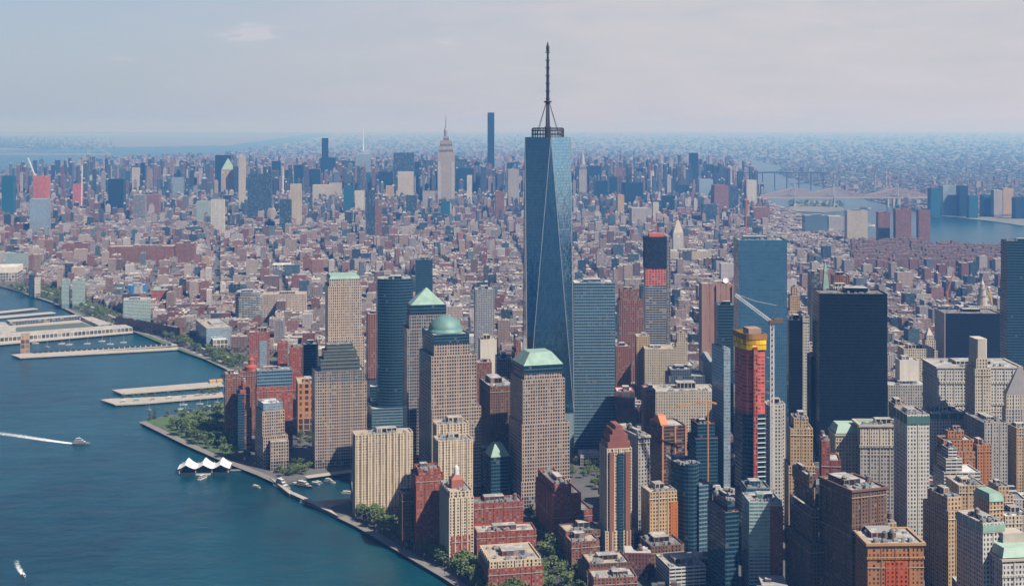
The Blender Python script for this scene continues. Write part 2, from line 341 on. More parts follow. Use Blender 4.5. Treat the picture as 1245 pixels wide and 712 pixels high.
# ------------------------------------------------------------------ facade styles: key -> (material arguments, bay, storey)
ST = {
 'granite_grid': (dict(wall=(.43, .355, .30), glass=(.015, .022, .035), wx=.66, wy=.64, blinds=.06), 3.0, 3.9),
 'granite_glassy': (dict(wall=(.36, .30, .27), glass=(.03, .065, .095), wx=.80, wy=.72, refl=.35), 3.0, 3.9),
 'cream_apartments': (dict(wall=(.62, .52, .40), glass=(.03, .03, .035), wx=.56, wy=.6, blinds=.3), 3.6, 2.9),
 'beige_tower': (dict(wall=(.52, .44, .37), glass=(.025, .03, .045), wx=.55, wy=.62), 3.1, 3.9),
 'red_brick': (dict(wall=(.30, .095, .065), glass=(.07, .09, .11), wx=.52, wy=.55, blinds=.25), 3.6, 3.0),
 'dull_brick': (dict(wall=(.24, .12, .09), glass=(.03, .04, .05), wx=.5, wy=.55, blinds=.18), 3.4, 3.1),
 'brown_brick': (dict(wall=(.17, .105, .08), glass=(.02, .025, .03), wx=.5, wy=.55), 3.2, 3.4),
 'orange_brick': (dict(wall=(.42, .20, .10), glass=(.04, .05, .06), wx=.5, wy=.56), 3.6, 3.5),
 'tan_stone': (dict(wall=(.50, .37, .24), glass=(.03, .03, .035), wx=.5, wy=.56), 3.2, 3.6),
 'cream_stone': (dict(wall=(.55, .49, .40), glass=(.025, .028, .035), wx=.5, wy=.58), 3.3, 3.8),
 'white_stone': (dict(wall=(.62, .60, .56), glass=(.025, .03, .04), wx=.5, wy=.55), 3.3, 3.8),
 'grey_stone': (dict(wall=(.42, .40, .38), glass=(.025, .03, .035), wx=.5, wy=.58), 3.3, 3.8),
 'white_ribbon': (dict(mode='ribbon', wall=(.62, .61, .58), glass=(.03, .04, .05), wx=.9, wy=.5), 6, 3.5),
 'dark_ribbon': (dict(mode='ribbon', wall=(.40, .40, .40), glass=(.015, .025, .04), wx=.9, wy=.62), 6, 3.9),
 'brown_ribbon': (dict(mode='ribbon', wall=(.15, .09, .07), glass=(.02, .025, .03), wx=.9, wy=.5), 5, 3.7),
 'black_glass': (dict(mode='curtain', wall=(.014, .018, .026), glass=(.005, .010, .020), wx=.9, wy=.62, blinds=.0, wallrough=.5), 3.0, 3.9),
 'blue_glass': (dict(mode='curtain', vary=.08, wall=(.09, .17, .23), glass=(.10, .215, .31), wx=.9, wy=.92, refl=.75, rough=.09, blinds=0), 2.6, 4.0),
 'teal_glass': (dict(mode='ribbon', wall=(.20, .26, .30), glass=(.035, .10, .16), wx=.9, wy=.62, refl=.6, rough=.12, blinds=.03), 3, 4.0),
 'dark_glass': (dict(mode='ribbon', wall=(.05, .09, .12), glass=(.006, .032, .060), wx=.9, wy=.62, refl=.5, rough=.12, blinds=.02), 3, 4.0),
 'pale_glass': (dict(mode='curtain', wall=(.35, .38, .40), glass=(.25, .36, .45), wx=.9, wy=.8, refl=.6, rough=.12, blinds=.05), 3, 3.8),
 'green_glass': (dict(mode='ribbon', wall=(.45, .5, .48), glass=(.10, .22, .24), wx=.9, wy=.55, refl=.5, rough=.12, blinds=.1), 4, 3.2),
 'vertical_pale': (dict(mode='vertical', wall=(.58, .53, .46), glass=(.03, .03, .04), wx=.42, wy=.6), 3.2, 3.7),
 'vertical_brown': (dict(mode='vertical', wall=(.24, .13, .11), glass=(.02, .02, .03), wx=.4, wy=.6), 3.4, 3.8),
 'vertical_dark': (dict(mode='vertical', wall=(.10, .12, .15), glass=(.02, .03, .05), wx=.5, wy=.6), 3.0, 3.8),
 'vertical_grey': (dict(mode='vertical', wall=(.33, .34, .36), glass=(.03, .045, .06), wx=.5, wy=.6), 3.0, 3.8),
 'windowless_brown': (dict(mode='vertical', wall=(.33, .21, .18), glass=(.16, .10, .09), wx=.12, wy=.9), 9.0, 6.0),
 'blank_white': (dict(wall=(.66, .63, .58), glass=(.1, .1, .1), wx=.02, wy=.02), 8, 8),
 'red_glass': (dict(mode='curtain', wall=(.34, .06, .05), glass=(.06, .09, .10), wx=.9, wy=.8, refl=.3, blinds=0, mull=.86), 9, 11),
 'red_netting': (dict(mode='ribbon', wall=(.55, .24, .19), glass=(.40, .065, .06), wx=.9, wy=.72, rough=.8, blinds=0, mull=.9), 4, 3.6),
 'pink_steel': (dict(wall=(.55, .20, .18), glass=(.10, .06, .06), wx=.6, wy=.6), 5, 4.0),
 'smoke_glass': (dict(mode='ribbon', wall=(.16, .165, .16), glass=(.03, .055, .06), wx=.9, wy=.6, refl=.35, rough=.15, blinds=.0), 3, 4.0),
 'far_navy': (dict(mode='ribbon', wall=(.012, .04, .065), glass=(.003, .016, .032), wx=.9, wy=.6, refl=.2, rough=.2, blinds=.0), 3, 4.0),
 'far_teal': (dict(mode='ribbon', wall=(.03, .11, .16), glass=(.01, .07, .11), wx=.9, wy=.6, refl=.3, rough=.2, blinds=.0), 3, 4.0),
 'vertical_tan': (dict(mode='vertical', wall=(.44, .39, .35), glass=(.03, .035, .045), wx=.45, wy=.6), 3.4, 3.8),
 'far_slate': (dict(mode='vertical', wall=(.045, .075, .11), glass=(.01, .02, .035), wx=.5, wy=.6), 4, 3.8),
 'blue_netting': (dict(mode='curtain', wall=(.03, .14, .34), glass=(.04, .19, .42), wx=.9, wy=.85, rough=.8, blinds=0), 5, 4),
}
def M(style):
    a, bay, fl = ST[style]; return facade('facade_' + style, **a), bay, fl
MASONRY = ('red_brick', 'dull_brick', 'brown_brick', 'orange_brick', 'tan_stone', 'cream_stone', 'white_stone', 'grey_stone')
NAMES = {1: ['tower'], 2: ['base', 'tower'], 3: ['base', 'tower', 'upper_tower'], 4: ['podium', 'base', 'tower', 'upper_tower'],
         5: ['podium', 'base', 'tower', 'upper_tower', 'crown'], 6: ['podium', 'base', 'lower_tower', 'tower', 'upper_tower', 'crown']}
FOOT = []        # footprints already taken: (cx, cy, rot, w, d)
LAND = []        # landmarks for the labels: (x, y on the photo, short phrase)
RECTS = []       # screen rectangles of the named buildings
ALLB = {}
def plan(kind, w, d):
    hw, hd = w / 2, d / 2
    if kind == 'arc':      # front bulges outward
        p = [(-hw + w * i / 10, -hd - .16 * w * math.sin(math.pi * i / 10)) for i in range(11)]
        return p + [(hw, hd), (-hw, hd)]
    if kind == 'oval': return [(hw * math.cos(2 * math.pi * i / 20 - 2), hd * math.sin(2 * math.pi * i / 20 - 2)) for i in range(20)]
    if kind == 'leftround':
        r = min(w, d) * .48
        return [(hw, -hd), (hw, hd), (-hw, hd), (-hw, -hd + r)] + [(-hw + r - r * math.cos(t * math.pi / 12), -hd + r - r * math.sin(t * math.pi / 12)) for t in range(1, 7)]
    if kind == 'chamfer':
        c = min(w, d) * .13
        return [(-hw + c, -hd), (hw - c, -hd), (hw, -hd + c), (hw, hd - c), (hw - c, hd), (-hw + c, hd), (-hw, hd - c), (-hw, -hd + c)]
    if kind == 'cross':
        c = min(w, d) * .22
        return [(-hw + c, -hd), (hw - c, -hd), (hw - c, -hd + c), (hw, -hd + c), (hw, hd - c), (hw - c, hd - c), (hw - c, hd), (-hw + c, hd), (-hw + c, hd - c), (-hw, hd - c), (-hw, -hd + c), (-hw + c, -hd + c)]
    if kind == 'chisel':   # narrow point towards the left front
        return [(-hw, -hd * .2), (-hw * .2, -hd), (hw, -hd), (hw, hd), (-hw, hd)]
    return rect(-hw, -hd, hw, hd)
def clip_in(w, d, l, r, f, b): return rect(-w / 2 + l, -d / 2 + f, w / 2 - r, d / 2 - b)
def tank(parent, x, y, z, s=1.0):
    mb = MB(); r = 2.1 * s
    for a in range(4):
        t = math.pi / 4 + a * math.pi / 2; px, py = x + r * .8 * math.cos(t), y + r * .8 * math.sin(t)
        mb.bar((px, py, z), (px, py, z + 2.6 * s), .35)
    mb.lathe([(0, z + 2.5 * s), (r, z + 2.5 * s), (r * .94, z + 6.2 * s)], 10, x, y)
    o = mb.obj('water_tank', M_WOOD, parent)
    m2 = MB(); m2.lathe([(r * 1.05, z + 6.2 * s), (0, z + 7.9 * s)], 10, x, y); m2.obj('tank_lid', RT['dark'], o)
def rooftop(t, w, d, z, r, opt, wallm):
    """Bulkheads, plant and tanks standing on the top deck."""
    n = opt.get('units', 2 + int(w * d > 900) * 2)
    if opt.get('near') and n: n = min(16, n * 2 + int(w * d / 260))
    if not opt.get('nopent'):
        pw, pd = w * r.uniform(.3, .5), d * r.uniform(.3, .5); px, py = r.uniform(-.15, .15) * w, r.uniform(-.05, .2) * d
        h = opt.get('pent', r.uniform(3.5, 6.5)); mb = MB(); mb.walls(rect(px - pw / 2, py - pd / 2, px + pw / 2, py + pd / 2), z, z + h, 5, 9)
        mb.cap(rect(px - pw / 2, py - pd / 2, px + pw / 2, py + pd / 2), z + h, 1); mb.obj('penthouse', [wallm, RT['grey']], t)
    for _ in range(n):
        s = r.uniform(1.6, 4.0); x, y = r.uniform(-.4, .4) * w, r.uniform(-.42, -.2) * d * (1 if r.random() < .7 else -1)
        mb = MB(); l = s * r.uniform(.7, 1.8); hh = r.uniform(1.5, 3.2)
        mb.box(x - s / 2, y - l / 2, z, x + s / 2, y + l / 2, z + hh)
        if r.random() < .6: mb.lathe([(s * .3, z + hh), (s * .3, z + hh + .6), (s * .18, z + hh + .6), (0, z + hh + .45)], 10, x, y)
        mb.obj('ventilation_unit', M_MECH, t)
    if opt.get('near') and n:
        for _ in range(2):
            x, y = r.uniform(-.3, .3) * w, r.uniform(-.4, .1) * d; L = r.uniform(.2, .4) * w; mb = MB()
            mb.box(x - L / 2, y - .5, z + .3, x + L / 2, y + .5, z + 1.2, 0, True); mb.box(x + L / 2, y - .5, z, x + L / 2 + 1, y + 2.5, z + 1.2); mb.obj('duct', M_MECH, t)
    for _ in range(opt.get('tanks', 0)): tank(t, r.uniform(-.38, .38) * w, r.uniform(-.35, .35) * d, z, r.uniform(.9, 1.25))
def bld(name, label, x0, xc, x1, yt, yb, th, style, cat='building', lm=None, **opt):
    """A building surveyed on the photograph: left silhouette x0, front left corner xc, right silhouette x1, top yt, foot yb."""
    r = random.Random(hash((x0, x1, yt)) & 0xffff); th = R(th); c, s = math.cos(th), math.sin(th)
    Y0 = depth(yb); X0 = at(xc, Y0); t0 = (x0 - CX) / F; t1 = (x1 - CX) / F
    w = (t1 * Y0 - X0) / (c - t1 * s)
    d = opt.get('d')
    if d is None:
        den = s + t0 * c; d = (X0 - t0 * Y0) / den if den > .03 and xc > x0 else w * .7
        d = max(12, min(d, opt.get('dmax', 85)))
    H = zat(yt, Y0)
    ctr = (X0 + c * w / 2 - s * d / 2, Y0 + s * w / 2 + c * d / 2)
    t = thing(name, label, cat, (ctr[0], ctr[1], opt.get('z', 0)), th, opt.get('group'))
    FOOT.append((ctr[0], ctr[1], th, w, d)); RECTS.append((x0, yt, x1, yb, Y0))
    if lm: LAND.append(((x0 + x1) / 2, (yt + yb) / 2, lm))
    wm, bay, fl = M(style); opt['near'] = Y0 < 1800
    pk = opt.get('plan', 'rect')
    tiers = opt.get('tiers', [(1.0, 0, 0, 0, 0)])
    names = NAMES[len(tiers)]
    z = 0; v = 0; top = None
    styles = opt.get('styles', {})
    for i, tr in enumerate(tiers):
        fr, l, rr, f, b = (tr if len(tr) == 5 else (tr[0], tr[1], tr[1], tr[1], tr[1]))
        z1 = H * fr
        if pk in ('rect',): poly = clip_in(w, d, l, rr, f, b)
        else: poly = inset(plan(pk, w, d), l / 1.35 + 1e-6)
        mw, bay_, fl_ = M(styles[i]) if i in styles else (wm, bay, fl)
        mb = MB(); sk = styles.get(i, style)
        v = mb.ribbed(poly, z, z1, bay_, fl_, v, 2 if sk == 'cream_apartments' else 3, .9 if sk == 'cream_apartments' else .5, 1.1 if sk == 'cream_apartments' else .9) if (Y0 < 1720 and pk == 'rect' and (sk in MASONRY or sk in ('cream_apartments', 'vertical_pale', 'beige_tower'))) else mb.walls(poly, z, z1, bay_, fl_, v0=v)
        o = mb.obj(names[i], [mw], t)
        last = i == len(tiers) - 1
        if not (last and opt.get('open_top')):
            tm = opt.get('trim', M_STONE if style in ('tan_stone', 'cream_stone', 'white_stone', 'grey_stone', 'cream_apartments') else mw)
            roof_part(poly, z1, o, RT[opt.get('roof', 'grey')], tm, par=opt.get('par', 1.2), t=.7, cornice=opt.get('cornice', 0) if last else 0)
        if Y0 < 1900 and style in MASONRY and pk == 'rect':
            bm = MB(); q = inset(poly, -.55); nfl = round((z1 - z) / fl_); st = (z1 - z) / max(1, nfl)
            for k in [nfl - 2 if nfl > 6 else nfl - 1] if i == 0 else ([nfl - 2] if nfl > 6 else []):
                zz = z + st * k; bm.walls(poly, zz - .45, zz - .2, poly2=q, plain=True); bm.walls(q, zz - .2, zz + .35, plain=True); bm.walls(q, zz + .35, zz + .5, poly2=poly, plain=True)
            if bm.f and len(bm.f) <= 12: bm.obj('belt_course', M_STONE if style in ('tan_stone', 'cream_stone', 'white_stone', 'grey_stone') else plain('brick_trim', (.34, .24, .19)), o)
        if opt.get('band') and i in opt['band']:
            mb = MB(); q = inset(poly, -.6)
            mb.walls(q, z1 - opt['band'][i][0], z1 - 1.6, m=0, plain=True); mb.walls(poly, z1 - 1.6, z1 - 1.6001, poly2=q, plain=True)
            mb.obj('cornice', RT['copper'] if opt['band'][i][1] == 'copper' else opt['band'][i][1], o)
        z = z1; top = poly
    xs = [p[0] for p in top]; ys = [p[1] for p in top]; tw, td = max(xs) - min(xs), max(ys) - min(ys)
    t['_'] = 0; del t['_']
    if not opt.get('bare'): 
        oldloc = None
        cxm, cym = (max(xs) + min(xs)) / 2, (max(ys) + min(ys)) / 2
        before = set(t.children)
        rooftop(t, tw, td, H - 1.2 + .02, r, opt, wm)
        for ch in t.children:
            if ch not in before and ch.type == 'MESH': ch.location = (cxm, cym, 0)
    info = dict(t=t, w=w, d=d, H=H, top=top, tw=tw, td=td, cx=(max(xs) + min(xs)) / 2, cy=(max(ys) + min(ys)) / 2, Y=Y0)
    ALLB[label] = info
    return info
def hip(info, z0, h, mat, over=1.0, ridge=0.0, name='roof_pyramid', base=None, smooth=False):
    """Hipped or pyramidal roof over the top tier; ridge = share of the plan kept flat on top."""
    mb = MB(); p = inset(info['top'], -over); q = [(info['cx'] + (x - info['cx']) * ridge, info['cy'] + (y - info['cy']) * ridge) for x, y in p]
    if ridge > 0: mb.walls(p, z0, z0 + h, poly2=q, plain=True); mb.cap(q, z0 + h)
    else:
        for i in range(len(p)):
            a, b = p[i], p[(i + 1) % len(p)]; mb.face([(a[0], a[1], z0), (b[0], b[1], z0), (info['cx'], info['cy'], z0 + h)])
    mb.face([(x, y, z0) for x, y in reversed(p)])
    return mb.obj(name, mat, info['t'])

# ------------------------------------------------------------------ ground, water, roads
def sheet(name, pts, z, mat, kind='structure', skirt=0.0, skirtmat=None):
    mb = MB(); tri = tessellate_polygon([[Vector((x, y, 0)) for x, y in pts]])
    for a, b, c in tri:
        P = [pts[a], pts[b], pts[c]]
        ar = (P[1][0] - P[0][0]) * (P[2][1] - P[0][1]) - (P[2][0] - P[0][0]) * (P[1][1] - P[0][1])
        if ar < 0: P.reverse()
        mb.face([(x, y, z) for x, y in P])
    if skirt:
        ar = sum(pts[i][0] * pts[(i + 1) % len(pts)][1] - pts[(i + 1) % len(pts)][0] * pts[i][1] for i in range(len(pts)))
        q = pts if ar > 0 else pts[::-1]
        mb.walls(q, z - skirt, z, m=1, plain=True)
    return tag(mb.obj(name, [mat, skirtmat or M_CONC]), kind=kind)
def in_poly(x, y, pts):
    c = False; j = len(pts) - 1
    for i in range(len(pts)):
        xi, yi = pts[i]; xj, yj = pts[j]
        if (yi > y) != (yj > y) and x < (xj - xi) * (y - yi) / (yj - yi) + xi: c = not c
        j = i
    return c
# water
mw, nt, b = new_mat('river_water'); N = NT(nt)
P_ = N.pos()
big = N.noise(.0022, 4, N.scaled(P_, (1, .45, 1))); mid = N.noise(.02, 4, N.scaled(P_, (1, .5, 1)))
wc = N.ramp(N.math('ADD', N.math('MULTIPLY', big, .7), N.math('MULTIPLY', mid, .3)), [(.36, (.001, .017, .027)), (.52, (.002, .034, .048)), (.66, (.005, .050, .066))])
N.lk(wc, b.inputs['Base Color']); b.inputs['Roughness'].default_value = .26; b.inputs['IOR'].default_value = 1.33; b.inputs['Specular IOR Level'].default_value = .3
bp = nt.nodes.new('ShaderNodeBump'); bp.inputs['Strength'].default_value = .8; bp.inputs['Distance'].default_value = 1.0
hh = N.math('ADD', N.math('MULTIPLY', N.noise(.16, 5, N.scaled(P_, (1, .6, 1)), .65), .9), N.math('MULTIPLY', N.noise(.03, 3, N.scaled(P_, (.6, 1, 1))), 2.2))
N.lk(hh, bp.inputs['Height']); nt.links.new(bp.outputs[0], b.inputs['Normal'])
M_WATER = mw
mb = MB(); B_ = 70000
mb.face([(-B_, -8500, -3.0), (B_, -8500, -3.0), (B_, 98000, -3.0), (-B_, 98000, -3.0)]); tag(mb.obj('river_water', M_WATER), kind='structure')
mg, nt, b = new_mat('city_ground'); N = NT(nt)
g1 = N.noise(.012, 5, N.pos()); g2 = N.noise(.15, 3, N.pos())
N.lk(N.mix(g2, N.ramp(g1, [(.35, (.035, .037, .04)), (.5, (.06, .06, .06)), (.62, (.09, .085, .08))]), (.05, .05, .053)), b.inputs['Base Color'])
b.inputs['Roughness'].default_value = .9; M_GROUND = mg
mo, nt, b = new_mat('outer_land'); N = NT(nt)
g1 = N.noise(.0016, 6, N.pos(), .7); g2 = N.noise(.012, 4, N.pos(), .7)
N.lk(N.mix(N.math('MULTIPLY', g2, .9), N.ramp(g1, [(.38, (.045, .065, .045)), (.5, (.085, .092, .078)), (.62, (.14, .13, .12))]), (.10, .10, .09)), b.inputs['Base Color'])
b.inputs['Roughness'].default_value = .95; M_OUT = mo
mgr, nt, b = new_mat('lawn_grass'); N = NT(nt)
N.lk(N.mix(N.noise(.05, 5, N.pos()), (.022, .055, .014), (.055, .085, .025)), b.inputs['Base Color']); b.inputs['Roughness'].default_value = .95; M_GRASS = mgr
M_ASPH = plain('asphalt', (.055, .056, .06), .9, 0, .05, .4)
M_PAVE = plain('pale_paving', (.20, .19, .18), .9, 0, .05, .35)
M_PIER = plain('pier_concrete', (.40, .37, .33), .9, 0, .05, .3)
M_SEAWALL = plain('seawall_stone', (.10, .10, .095), .9, 0, .1, .5)
G = lambda l: [gp(x, y) for x, y in l]
WEST = [(700, 830), (600, 740), (545, 703), (490, 671), (437, 640), (400, 620), (357, 601), (352, 598),
        (375, 588), (388, 582), (430, 576), (431, 571), (372, 578), (337, 586),
        (320, 577), (283, 563), (230, 540), (172, 512), (200, 505), (270, 496), (285, 470), (288, 452), (275, 446), (245, 432), (215, 419), (190, 408), (160, 401), (110, 390), (88, 378), (62, 366), (30, 356), (0, 348)]
WEST = [(700, 830), (600, 740), (545, 703), (490, 671), (437, 640), (412, 628), (398, 617), (436, 606), (430, 573), (372, 581), (340, 588),
        (320, 577), (283, 563), (230, 540), (172, 512), (200, 505), (270, 496), (285, 470), (288, 452), (275, 446), (245, 432), (215, 419), (190, 408), (160, 401), (110, 390), (88, 378), (62, 366), (30, 356), (0, 348)]
west = G(WEST) + [(-1900, 4900), (-2900, 7500), (-4330, 11500), (-4830, 16200), (-4600, 20000), (-5200, 27000), (-8000, 60000)]
EAST = [(1245, 313), (1135, 305), (1060, 297), (1010, 283), (985, 269), (960, 257), (932, 246), (905, 234), (893, 226), (886, 217)]
east = [(1000, 600), (2400, 1500), (2300, 4000)] + G(EAST) + [(2350, 13000), (2600, 15500), (2000, 19000), (-2000, 24000)]
MANH = [(at(800, 1050), 1050), (1000, 600)][:0] + west[:-3] + list(reversed(east[3:])) + [(2300, 4000), (2400, 1500), (1000, 600), (300, 900)]
sheet('ground', MANH, 0, M_GROUND, skirt=5, skirtmat=M_SEAWALL)
QE = [(1330, 276), (1245, 274.5), (1200, 268), (1130, 261), (1110, 254), (1085, 249), (1060, 243.5), (1042, 238.5), (1027, 233), (1010, 228), (985, 223), (962, 216), (945, 210)]
queens = [(9000, 4500), (4200, 5200)] + G(QE) + [(2900, 14500), (3100, 17500), (2600, 19300), (-1500, 24500), (-4400, 20500), (-5000, 27500), (-9000, 70000), (-30000, 97000), (60000, 97000), (60000, 20000), (30000, 4500)]
sheet('outer_ground', queens, 0, M_OUT, skirt=4, skirtmat=M_SEAWALL)
sheet('far_shore_ground', G([(-300, 197), (-60, 187), (0, 183), (58, 180.5)]) + [(-6200, 30000), (-10500, 70000), (-60000, 97000), (-60000, 14000)], 0, M_OUT, skirt=4, skirtmat=M_SEAWALL)
sheet('river_island_ground', G([(958, 253), (968, 247), (984, 244), (1012, 245), (1022, 250), (1028, 256), (1000, 258), (968, 257)]), 0, M_OUT, skirt=4, skirtmat=M_SEAWALL)
for pts in ([(1040, 200), (1130, 199), (1128, 196.5), (1045, 197)], [(900, 210), (1000, 207), (1012, 203), (930, 204)], [(960, 224), (1008, 219), (1005, 215.5), (958, 218)]):
    sheet('inlet_water', G(pts), 1.5, M_WATER)
sheet('park_lawn', G([(176, 511), (200, 507), (262, 499), (275, 505), (285, 525), (290, 545), (284, 560), (255, 547)]), .3, M_GRASS)
sheet('park_lawn', G([(660, 650), (690, 668), (720, 720), (640, 720)]), .3, M_GRASS)
def strip(px, width, z, mat, name):
    P = G(px); L = []; Rr = []
    for i, p in enumerate(P):
        a = P[max(0, i - 1)]; b = P[min(len(P) - 1, i + 1)]; d = Vector((b[0] - a[0], b[1] - a[1])).normalized(); n = Vector((-d.y, d.x)) * width / 2
        L.append((p[0] + n.x, p[1] + n.y)); Rr.append((p[0] - n.x, p[1] - n.y))
    return sheet(name, L + Rr[::-1], z, mat)
HWY = [(30, 350), (70, 361), (100, 372), (130, 386), (180, 402), (215, 416), (250, 429), (300, 445)]
strip(HWY, 60, .25, M_GRASS, 'highway_verge'); strip(HWY, 36, .33, M_PIER, 'highway_sidewalk')
strip(HWY, 26, .4, M_ASPH, 'highway_road')
strip([(30, 356.4), (62, 366.6), (88, 379), (112, 391), (160, 402), (190, 409.5), (215, 420.5), (245, 433.5), (275, 447.5), (287, 454)], 8, .5, M_PAVE, 'riverside_path')
strip([(173, 512.5), (230, 540.5), (283, 563.5), (318, 577), (338, 586)], 11, .5, M_PAVE, 'riverside_path')
strip([(415, 628), (439, 639.5), (491, 670), (546, 702), (600, 738)], 11, .5, M_PAVE, 'riverside_path')
strip([(372, 580), (430, 572)], 14, .5, M_PIER, 'riverside_path')
strip([(430, 574), (434, 605)], 9, .5, M_PAVE, 'riverside_path')
strip([(330, 470), (352, 520), (360, 565)], 14, .35, M_ASPH, 'road')
strip([(640, 640), (668, 690), (690, 730)], 12, .35, M_ASPH, 'road')
# ------------------------------------------------------------------ near and middle buildings, surveyed one by one
# (name, label, x0, xc, x1, ytop, ybase, turn, style, options)
T = lambda *a: list(a)
green = RT['copper']
# --- riverside office towers
a = bld('granite_tower', 'granite office tower with stepped glass ziggurat top beside the yacht cove', 379, 383, 446, 421, 570, 14, 'granite_grid', lm='the ziggurat topped granite tower', dmax=55,
        tiers=[(.10, 0), (.70, 0, 0, 0, 0), (.79, 0, 2.5, 2, 2), (.88, 8, 8, 6, 6), (.95, 12, 12, 9, 9), (1.0, 16, 16, 13, 13)], styles={2: 'granite_glassy', 3: 'smoke_glass', 4: 'smoke_glass', 5: 'smoke_glass'}, units=1, nopent=True, trim=RT['dark'])
a = bld('granite_tower', 'granite office tower crowned by a pale green copper pyramid', 490, 495, 549, 372, 575, 12, 'granite_glassy', lm='the pyramid topped granite tower', dmax=55,
        tiers=[(.30, 0), (.86, 0, 0, 0, 0), (.94, 3.5, 5, 4, 4), (1.0, 4.5, 6, 5, 5)], styles={0: 'granite_grid', 2: 'granite_glassy', 3: 'dark_glass'}, bare=True)
hip(a, a['H'] + .3, zat(352, a['Y']) - a['H'], green, -1.0)
a = bld('granite_tower', 'granite office tower crowned by a rounded green copper dome', 509, 525, 585, 408, 607, 17, 'granite_grid', lm='the domed granite tower',
        tiers=[(.12, 0), (.55, 0, 0, 0, 0), (.87, 0, 5, 2, 2), (.945, 4, 12, 5, 5), (1.0, 3, 13, 4, 4)], styles={4: 'dark_glass'}, bare=True)
mb = MB(); rr = min(a['tw'], a['td']) * .46; hh = zat(389, a['Y']) - a['H']
mb.lathe([(rr * 1.04, a['H'] - .8), (rr * 1.04, a['H'] + 1.4), (rr, a['H'] + 1.4)] + [(rr * math.cos(i * math.pi / 20), a['H'] + 1.4 + (hh - 1.4) * math.sin(i * math.pi / 20)) for i in range(1, 11)], 36, a['cx'], a['cy'])
mb.obj('dome', plain('aged_dome_copper', (.12, .245, .225), .6, .1, .1, .5), a['t'], True)
a = bld('granite_tower', 'granite office tower with flat topped green copper pyramid before the tallest tower', 617, 634, 694, 446, 617, 17, 'granite_grid', lm='the truncated pyramid granite tower',
        tiers=[(.18, 0), (.585, 1, 1, 1, 1), (.90, 2.5, 6, 3, 3), (.945, 5.5, 9, 6, 6), (1.0, 4.5, 8, 5, 5)], styles={4: 'dark_glass'}, bare=True)
hip(a, a['H'] + .3, zat(432, a['Y']) - a['H'], green, .5, .55)
bld('glass_tower', 'tall dark glass tower with curved banded front behind the pyramid tower', 457, 459, 502, 339, 540, 8, 'dark_glass', lm='the curved dark glass tower', plan='arc', d=45, roof='grey', units=5)
a = bld('beige_tower', 'tall beige stone tower with pale green cornice above the ziggurat tower', 385, 399, 443, 340, 515, 12, 'beige_tower', lm='the beige tower with green cornice', tiers=[(.60, 0, 0, 0, 0), (.95, 0, 4, 1, 1), (1.0, 2, 6, 3, 3)], dmax=60, bare=True)
hip(a, a['H'] + .3, zat(336.5, a['Y']) - a['H'], green, .5, .9, 'mansard_roof')
bld('brick_tower', 'slender brown brick apartment tower between beige tower and curved glass tower', 442, 448, 462, 382, 495, 12, 'vertical_brown', d=34)
bld('low_block', 'low white roofed hall at the foot of the curved glass tower', 444, 450, 494, 470, 520, 10, 'dark_glass', roof='white', d=60)
bld('low_block', 'low glass hall with grassy terrace below the pyramid tower', 446, 452, 492, 497, 543, 12, 'teal_glass', roof='grey', d=50)
bld('corner_block', 'dark shadowed office block between domed tower and truncated pyramid tower', 588, 596, 628, 470, 590, 14, 'brown_brick', d=60, lm='the dark shadowed block')
bld('stone_tower', 'brown art deco stone tower just left of the tallest glass tower', 620, 625, 637, 414, 560, 6, 'dull_brick', tiers=[(.75, 0), (.9, 1.5), (1.0, 3.5)], d=45)
bld('ribbed_block', 'grey ribbed office block left of the art deco tower', 598, 604, 622, 437, 545, 4, 'vertical_grey', roof='light', d=40)
bld('blank_tower', 'windowless pale yellow block behind the domed tower', 582, 584, 604, 413, 512, 6, 'tan_stone', d=34, styles={0: 'blank_white'}, units=3)
bld('brick_block', 'plain red brown brick block below the pale yellow block', 577, 580, 598, 441, 520, 6, 'dull_brick', d=30)
bld('lattice_tower', 'grey gridded apartment tower behind the domed tower', 572, 578, 601, 352, 462, 6, 'vertical_grey', d=34, lm='the grey gridded tower')
bld('winter_pavilion', 'small dark hall with faceted green copper roof beside the truncated pyramid tower', 594, 597, 620, 556, 612, 16, 'dark_glass', d=28, bare=True)
hip(ALLB['small dark hall with faceted green copper roof beside the truncated pyramid tower'], ALLB['small dark hall with faceted green copper roof beside the truncated pyramid tower']['H'] + .3, 13, green, .5, .4)
bld('stone_block', 'low stone wing with flat pale roofs right of the domed tower', 573, 588, 606, 554, 602, 17, 'granite_grid', roof='tan', d=45)
# --- riverside apartments
bld('apartment_slab', 'broad cream apartment slab beside the yacht cove', 427, 432, 502, 529, 628, 15, 'cream_apartments', lm='the broad cream apartment slab', dmax=22, roof='tan', units=6, tiers=[(1.0, 0, 0, 0, 0)])
bld('apartment_slab', 'cream apartment tower with plant filled roof behind the white tank tower', 524, 533, 575, 536, 640, 15, 'cream_apartments', lm='the cream apartment tower', d=26, roof='tan', units=6)
bld('apartment_slab', 'taller cream apartment tower in front of the domed tower', 525, 531, 570, 516, 628, 15, 'cream_apartments', d=22, roof='tan', units=6)
bld('brick_tower', 'red brick apartment tower with roof garden right of the cream slab', 499, 506, 540, 572, 672, 15, 'red_brick', lm='the roof garden brick tower', tiers=[(.93, 0), (1.0, 3)], roof='dark', units=4)
bld('brick_block', 'dark brick wing at the left foot of the roof garden tower', 483, 489, 503, 601, 668, 15, 'brown_brick', d=24, roof='tan')
a = bld('brick_tower', 'cream and brick apartment tower topped by a white cylindrical tank', 534, 546, 576, 598, 690, 15, 'cream_apartments', lm='the white tank tower', tiers=[(.92, 0, 0, 0, 0), (1.0, 1, 1, 1, 1)], trim=M_CONC, roof='tan', units=2, nopent=True)
